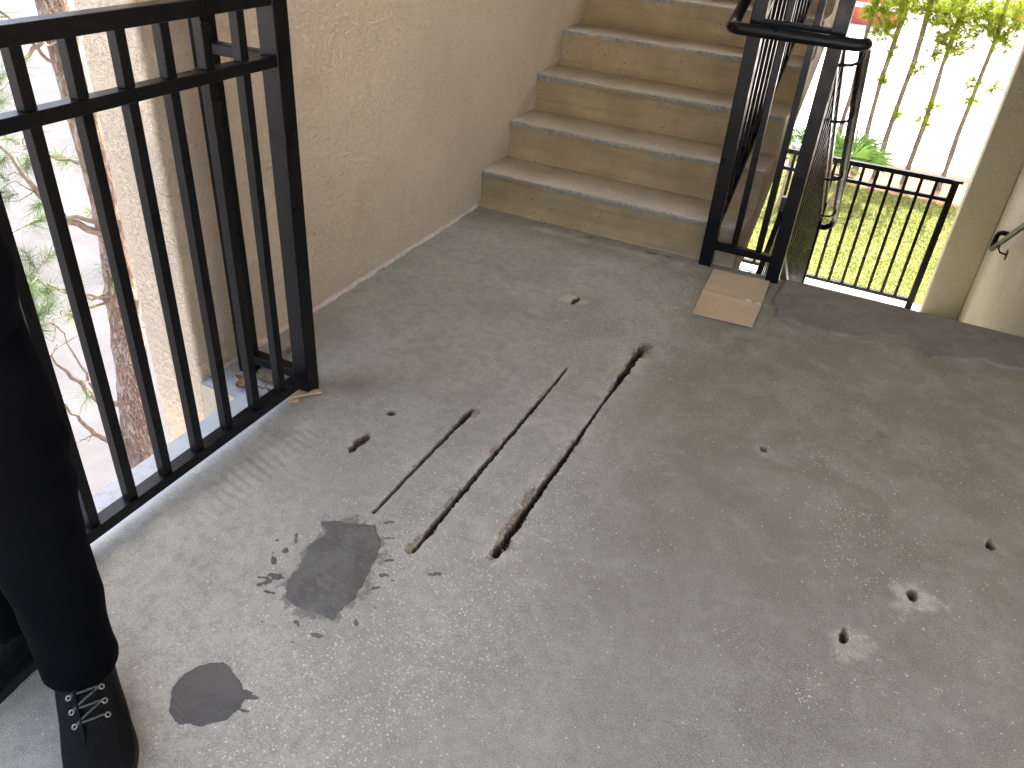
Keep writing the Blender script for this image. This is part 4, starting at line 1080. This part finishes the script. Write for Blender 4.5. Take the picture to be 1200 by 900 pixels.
for x in (6.5, 9.5):
    f_ = MB().box(x, x + 1.4, 41.44, 41.499, GZ + 1.9, GZ + 3.3).build('window', M['white'], rb2); MB().box(x + .1, x + 1.3, 41.42, 41.439, GZ + 2.0, GZ + 3.2).build('pane', M['glass'], f_)
MB().box(5.0, 16.3, 41.2, 50.3, GZ + 4.5, GZ + 4.8).build('roof', M['white'], rb2)
tag(rb2, 'red walled building beyond the car park at far right', 'building')

# ------------------------------------------------------------------ person
pe = empty('person', (0.58, -2.88, 0))
FD = Vector((0.82, -0.57, 0)).normalized()          # facing
RD = Vector((FD.y, -FD.x, 0))                        # the person's right hand side
LA = Vector((0.655, -2.862, 0))                      # left ankle plan
RA = Vector((0.44, -2.85, 0))
HIP = Vector((0.572, -2.955, 0))
def skin_body():
    vs = []; es = []; rs = []
    def add(p_, r, par=None):
        vs.append(tuple(p_)); rs.append(r)
        if par is not None: es.append((par, len(vs) - 1))
        return len(vs) - 1
    up = Vector((0, 0, 1))
    pel = add(HIP + up * .93, (.14, .11))
    ab = add(HIP + up * 1.10, (.125, .10), pel); ch = add(HIP + up * 1.30, (.15, .11), ab); sh_ = add(HIP + up * 1.43, (.11, .08), ch)
    nk = add(HIP + up * 1.51 + FD * .01, (.052, .055), sh_); hd0 = add(HIP + up * 1.58 + FD * .025, (.065, .075), nk); hd1 = add(HIP + up * 1.67 + FD * .03, (.075, .092), hd0); add(HIP + up * 1.745 + FD * .015, (.055, .065), hd1)
    for sd_, an in ((-1, LA), (1, RA)):
        h = add(HIP + RD * sd_ * .09 + up * .88, (.068, .072), pel)
        kn = add((HIP + RD * sd_ * .09).lerp(an, .88) + up * .49, (.046, .046), h)
        bd = FD if sd_ < 0 else Vector((-.05, -1, 0)).normalized()
        ank = add(an + up * .10, (.034, .036), kn); add(an + bd * .12 + up * .045, (.03, .02), ank)
        s_ = add(HIP + RD * sd_ * .17 + up * 1.40, (.055, .055), sh_); e = add(HIP + RD * sd_ * .185 + up * 1.12 - FD * .02, (.04, .04), s_)
        zo = up * (1.17 if sd_ < 0 else 1.13)
        w_ = add(HIP + RD * sd_ * .02 + zo + FD * .17, (.026, .03), e); pm = add(HIP - RD * sd_ * .055 + zo + FD * .175 + up * .02, (.034, .018), w_)
        for k in range(4):
            f0 = add(HIP - RD * sd_ * .10 + zo + up * (.045 - .02 * k) + FD * .178, (.0085, .0085), pm); f1 = add(HIP - RD * sd_ * (.132 if k in (1, 2) else .125) + zo + up * (.045 - .02 * k) + FD * .165, (.008, .008), f0)
            add(HIP - RD * sd_ * (.152 if k in (1, 2) else .142) + zo + up * (.043 - .02 * k) + FD * .145, (.007, .007), f1)
        t0 = add(HIP - RD * sd_ * .045 + zo + up * .062 + FD * .185, (.010, .010), pm); add(HIP - RD * sd_ * .075 + zo + up * .085 + FD * .18, (.008, .008), t0)
    me = bpy.data.meshes.new('body'); me.from_pydata(vs, es, [])
    o_ = bpy.data.objects.new('body', me); COL.objects.link(o_)
    md = o_.modifiers.new('skin', 'SKIN')
    for i, r in enumerate(rs): me.skin_vertices[0].data[i].radius = r
    me.skin_vertices[0].data[0].use_root = True
    o_.modifiers.new('sub', 'SUBSURF').levels = 2; o_.modifiers['sub'].render_levels = 2
    dg = bpy.context.evaluated_depsgraph_get(); m2 = bpy.data.meshes.new_from_object(o_.evaluated_get(dg)); bpy.data.objects.remove(o_)
    m2.name = 'body'; m2.materials.clear(); m2.materials.append(M['skin'])
    m2.polygons.foreach_set('use_smooth', np.ones(len(m2.polygons), dtype=bool))
    o2 = bpy.data.objects.new('body', m2); COL.objects.link(o2); wpar(o2, pe)
    return o2
body = skin_body()
# face, hair
hc = HIP + Vector((0, 0, 1.665)) + FD * .03
for sd_ in (-1, 1):
    bm = bmesh.new(); bmesh.ops.create_uvsphere(bm, u_segments=12, v_segments=8, radius=.011); me = bpy.data.meshes.new('eye'); bm.to_mesh(me); bm.free(); me.materials.append(M['white'])
    o = bpy.data.objects.new('eye', me); o.location = hc + FD * .075 + RD * sd_ * .03; COL.objects.link(o); wpar(o, body)
    MB().tube([hc + RD * sd_ * .072 + Vector((0, 0, -.03)), hc + RD * sd_ * .084, hc + RD * sd_ * .08 + Vector((0, 0, .03))], [.008, .014, .010], 8).build('ear', M['skin'], body, smooth='auto')
MB().tube([hc + FD * .082 + Vector((0, 0, .01)), hc + FD * .10 + Vector((0, 0, -.028)), hc + FD * .088 + Vector((0, 0, -.04))], [.007, .014, .008], 8).build('nose', M['skin'], body, smooth='auto')
MB().tube([hc + FD * .078 + RD * -.024 + Vector((0, 0, -.065)), hc + FD * .085 + Vector((0, 0, -.064)), hc + FD * .078 + RD * .024 + Vector((0, 0, -.065))], [.003, .006, .003], 6).build('mouth', M['skin'], body, smooth='auto')
bm = bmesh.new(); bmesh.ops.create_uvsphere(bm, u_segments=24, v_segments=16, radius=1)
bmesh.ops.delete(bm, geom=[v for v in bm.verts if v.co.z < -.15 or (v.co.dot(FD) > .45 and v.co.z < .45)], context='VERTS')
for v in bm.verts: v.co = Vector((v.co.x * .088, v.co.y * .088, v.co.z * .10)) + hc + Vector((0, 0, .025)) - FD * .01
me = bpy.data.meshes.new('hair'); bm.to_mesh(me); bm.free(); me.materials.append(M['hair']); o = bpy.data.objects.new('hair', me); COL.objects.link(o); wpar(o, pe)

def loft(name, rings, mat, parent, n=40, capa=False, capb=False, smooth=True, fold=None):
    """rings: list of (centre, rx, ry, axis_x, axis_y) ellipses"""
    V_ = []; m_ = len(rings)
    for i, (c_, rx, ry, ax, ay) in enumerate(rings):
        for k in range(n):
            t = 2 * math.pi * k / n; f_ = 1 + (fold(i / (m_ - 1), t) if fold else 0)
            V_.append(Vector(c_) + Vector(ax) * (rx * f_ * math.cos(t)) + Vector(ay) * (ry * f_ * math.sin(t)))
    F_ = [(i*n+k, i*n+(k+1) % n, (i+1)*n+(k+1) % n, (i+1)*n+k) for i in range(m_-1) for k in range(n)]
    if capa: F_.append(tuple(range(n))[::-1])
    if capb: F_.append(tuple(range((m_-1)*n, m_*n)))
    o_ = mesh_np(name, [tuple(v) for v in V_], F_, mat, parent, smooth)
    return o_
def leg_rings(an, sd_, hem=.135):
    rings = []
    top = HIP + RD * sd_ * .092 + Vector((0, 0, .93))
    for i in range(36):
        t = i / 35
        z = hem + (1.02 - hem) * t + .02 * (1 - t) ** 8 * 0
        k = min(1.0, max(0.0, (z - (.42 if sd_ > 0 else .66)) / (.93 - (.42 if sd_ > 0 else .66))))
        c_ = Vector((an.x, an.y, 0)).lerp(Vector((top.x, top.y, 0)), float(k) * 1.0) - FD * .012 * (1 - t)
        rx = np.interp(t, [0, .12, .3, .5, .75, 1.0], [.066, .068, .072, .084, .10, .105])
        ry = np.interp(t, [0, .12, .3, .5, .75, 1.0], [.080, .079, .076, .081, .10, .11])
        if t < .02: rx += .002; ry += .002
        rings.append((c_ + Vector((0, 0, z)), float(rx), float(ry), RD, FD))
    return rings
def fold(t, a, seed=0):
    return 0.055 * min(1.0, t * 5 + .15) * float(1 - abs(vn(a * 1.2 + t * 9 + seed * 7, t * 16 + seed, 3) * 2)) * float(vn(t * 6 + seed, a * .8, 9) + .35) + 0.02 * math.exp(-((t - .16) / .09) ** 2) * math.sin(a * 2 + t * 42 + seed) + 0.045 * math.sin(a * 3 + t * 18 + seed) * (0.5 + .5 * math.sin(t * 9)) + 0.05 * math.exp(-((t - .52) / .12) ** 2) * math.sin(t * 60 + a * 1.5)
tl = loft('trousers', leg_rings(LA, -1), M['cloth'], pe, fold=lambda t, a: fold(t, a, 0.5))
o2 = loft('trousers', leg_rings(RA, 1), M['cloth'], pe, fold=lambda t, a: fold(t, a, 2.2))
o3 = loft('trousers', [(HIP + Vector((0, 0, z)), rx, ry, RD, FD) for z, rx, ry in ((.80, .15, .115), (.86, .20, .145), (.95, .215, .155), (1.03, .20, .145), (1.09, .178, .132))], M['cloth'], pe, capa=True)
bm = bmesh.new()
for q in (tl, o2, o3): bm.from_mesh(q.data)
bm.to_mesh(tl.data); bm.free()
for q in (o2, o3): bpy.data.objects.remove(q)
tl.data.polygons.foreach_set('use_smooth', np.ones(len(tl.data.polygons), dtype=bool))
md = tl.modifiers.new('thickness', 'SOLIDIFY'); md.thickness = .003
st_ = loft('shirt', [(HIP + Vector((0, 0, z)), rx, ry, RD, FD) for z, rx, ry in ((1.00, .178, .135), (1.10, .168, .128), (1.25, .185, .135), (1.36, .20, .125), (1.44, .15, .095), (1.475, .08, .07), (1.50, .062, .062))], M['shirt'], pe)
for sd_ in (-1, 1):
    loft('sleeve', [(HIP + RD * sd_ * x + FD * f_ + Vector((0, 0, z)), r, r, RD, FD) for x, f_, z, r in ((.13, 0, 1.44, .06), (.165, 0, 1.40, .068), (.18, -.01, 1.28, .062), (.187, -.02, 1.15, .056))], M['shirt'], pe)

def boot(an, fd, wide, side_name):
    rd = Vector((fd.y, -fd.x, 0)); up = Vector((0, 0, 1))
    b = loft('boot', [(an + fd * f_ + up * z, rx, ry, rd, nrm) for f_, z, rx, ry, nrm in [
        # rings run from the collar down and forward to the toe
        (-.01, .175, .050, .060, fd), (-.008, .135, .052, .062, fd), (-.002, .105, .053, .066, (fd * .9 + up * .25)),
        (.03, .080, .055, .070, (fd * .72 + up * .66)), (.075, .062, .058, .050, (fd * .30 + up * .95)), (.12, .050, .061, .038, up), (.155, .044, .060, .030, up), (.185, .040, .054, .026, up), (.208, .036, .042, .020, up), (.222, .033, .020, .010, up)]],
        M['boot'], pe, n=32, capb=True, fold=lambda t, a: .018 * math.sin(t * 40 + a) * (.3 < t < .7))
    hl = loft('heel_counter', [(an - fd * .045 + up * z, rx, ry, rd, fd) for z, rx, ry in ((.018, .036, .042), (.05, .038, .046), (.09, .036, .040), (.12, .03, .03))], M['boot'], b, n=24, capa=True, capb=True)
    # sole
    out = []
    for k in range(40):
        t = 2 * math.pi * k / 40; c_, s_ = math.cos(t), math.sin(t)
        L_ = .155; w_ = .050 if c_ < -.2 else .050 + .016 * min(1, (c_ + .2) / .6) * (1 if c_ < .75 else .85)
        out.append(an + fd * (.068 + L_ * c_) + rd * (w_ * (abs(s_) ** .75) * (1 if s_ > 0 else -1)))
    V_ = [tuple(q + up * .0005) for q in out] + [tuple(q + up * .026) for q in out]
    F_ = [tuple(range(40))[::-1], tuple(range(40, 80))] + [(i, (i+1) % 40, 40 + (i+1) % 40, 40 + i) for i in range(40)]
    mesh_np('sole', V_, F_, M['sole'], b)
    # tongue, facing flaps, eyelets and laces
    eye = []
    for k in range(4):
        f_ = .028 + k * .021; z = .142 - k * .0155
        row = []
        for sd_ in (-1, 1):
            q = an + fd * (f_ + .018) + rd * (sd_ * .026) + up * (z - .004); row.append(q)
            nrm = (fd * .45 + up * .85 + rd * sd_ * .3).normalized(); a_ = nrm.orthogonal().normalized(); b_ = nrm.cross(a_)
            ring = [q + nrm * .006 + (a_ * math.cos(t) + b_ * math.sin(t)) * .0042 for t in np.linspace(0, 2 * math.pi, 13)]
            MB().tube(ring, .0014, 6, False).build('eyelet', M['eyelet'], b, smooth='auto')
        eye.append(row)
    for k in range(4):
        a_, c_ = eye[k]
        m_ = (a_ + c_) / 2 + up * .013 + fd * .006
        MB().tube([a_ + up * .006, a_.lerp(m_, .6) + up * .003, m_, c_.lerp(m_, .6) + up * .003, c_ + up * .006], .0021, 6).build('lace', M['lace'], b, smooth='auto')
        if k < 3:
            d_ = eye[k + 1][1]; m_ = (a_ + d_) / 2 + up * .014 + fd * .006
            MB().tube([a_ + up * .006, m_, d_ + up * .006], .0019, 6).build('lace', M['lace'], b, smooth='auto')
    for sd_ in (-1, 1):
        V_ = []
        for k in range(7):
            f_ = .012 + k * .0185; z = .156 - k * .0146
            for w_ in (.014, .030, .044):
                V_.append(an + fd * (f_ + .02 - (w_ - .014) * .75) + rd * sd_ * w_ + up * (z + .009 - (w_ - .014) * 1.0))
        F_ = [(k*3+j, k*3+j+1, k*3+j+4, k*3+j+3) for k in range(6) for j in range(2)]
        fo = mesh_np('facing', [tuple(q) for q in V_], F_, M['boot'], b, True); mm = fo.modifiers.new('thickness', 'SOLIDIFY'); mm.thickness = .003; mm.offset = 1
    return b
boot(LA, FD, 0, 'left')
boot(RA, Vector((-.05, -1.0, 0)).normalized(), 0, 'right')
tag(pe, 'person in dark navy trousers and black lace-up boots beside the left railing', 'person')
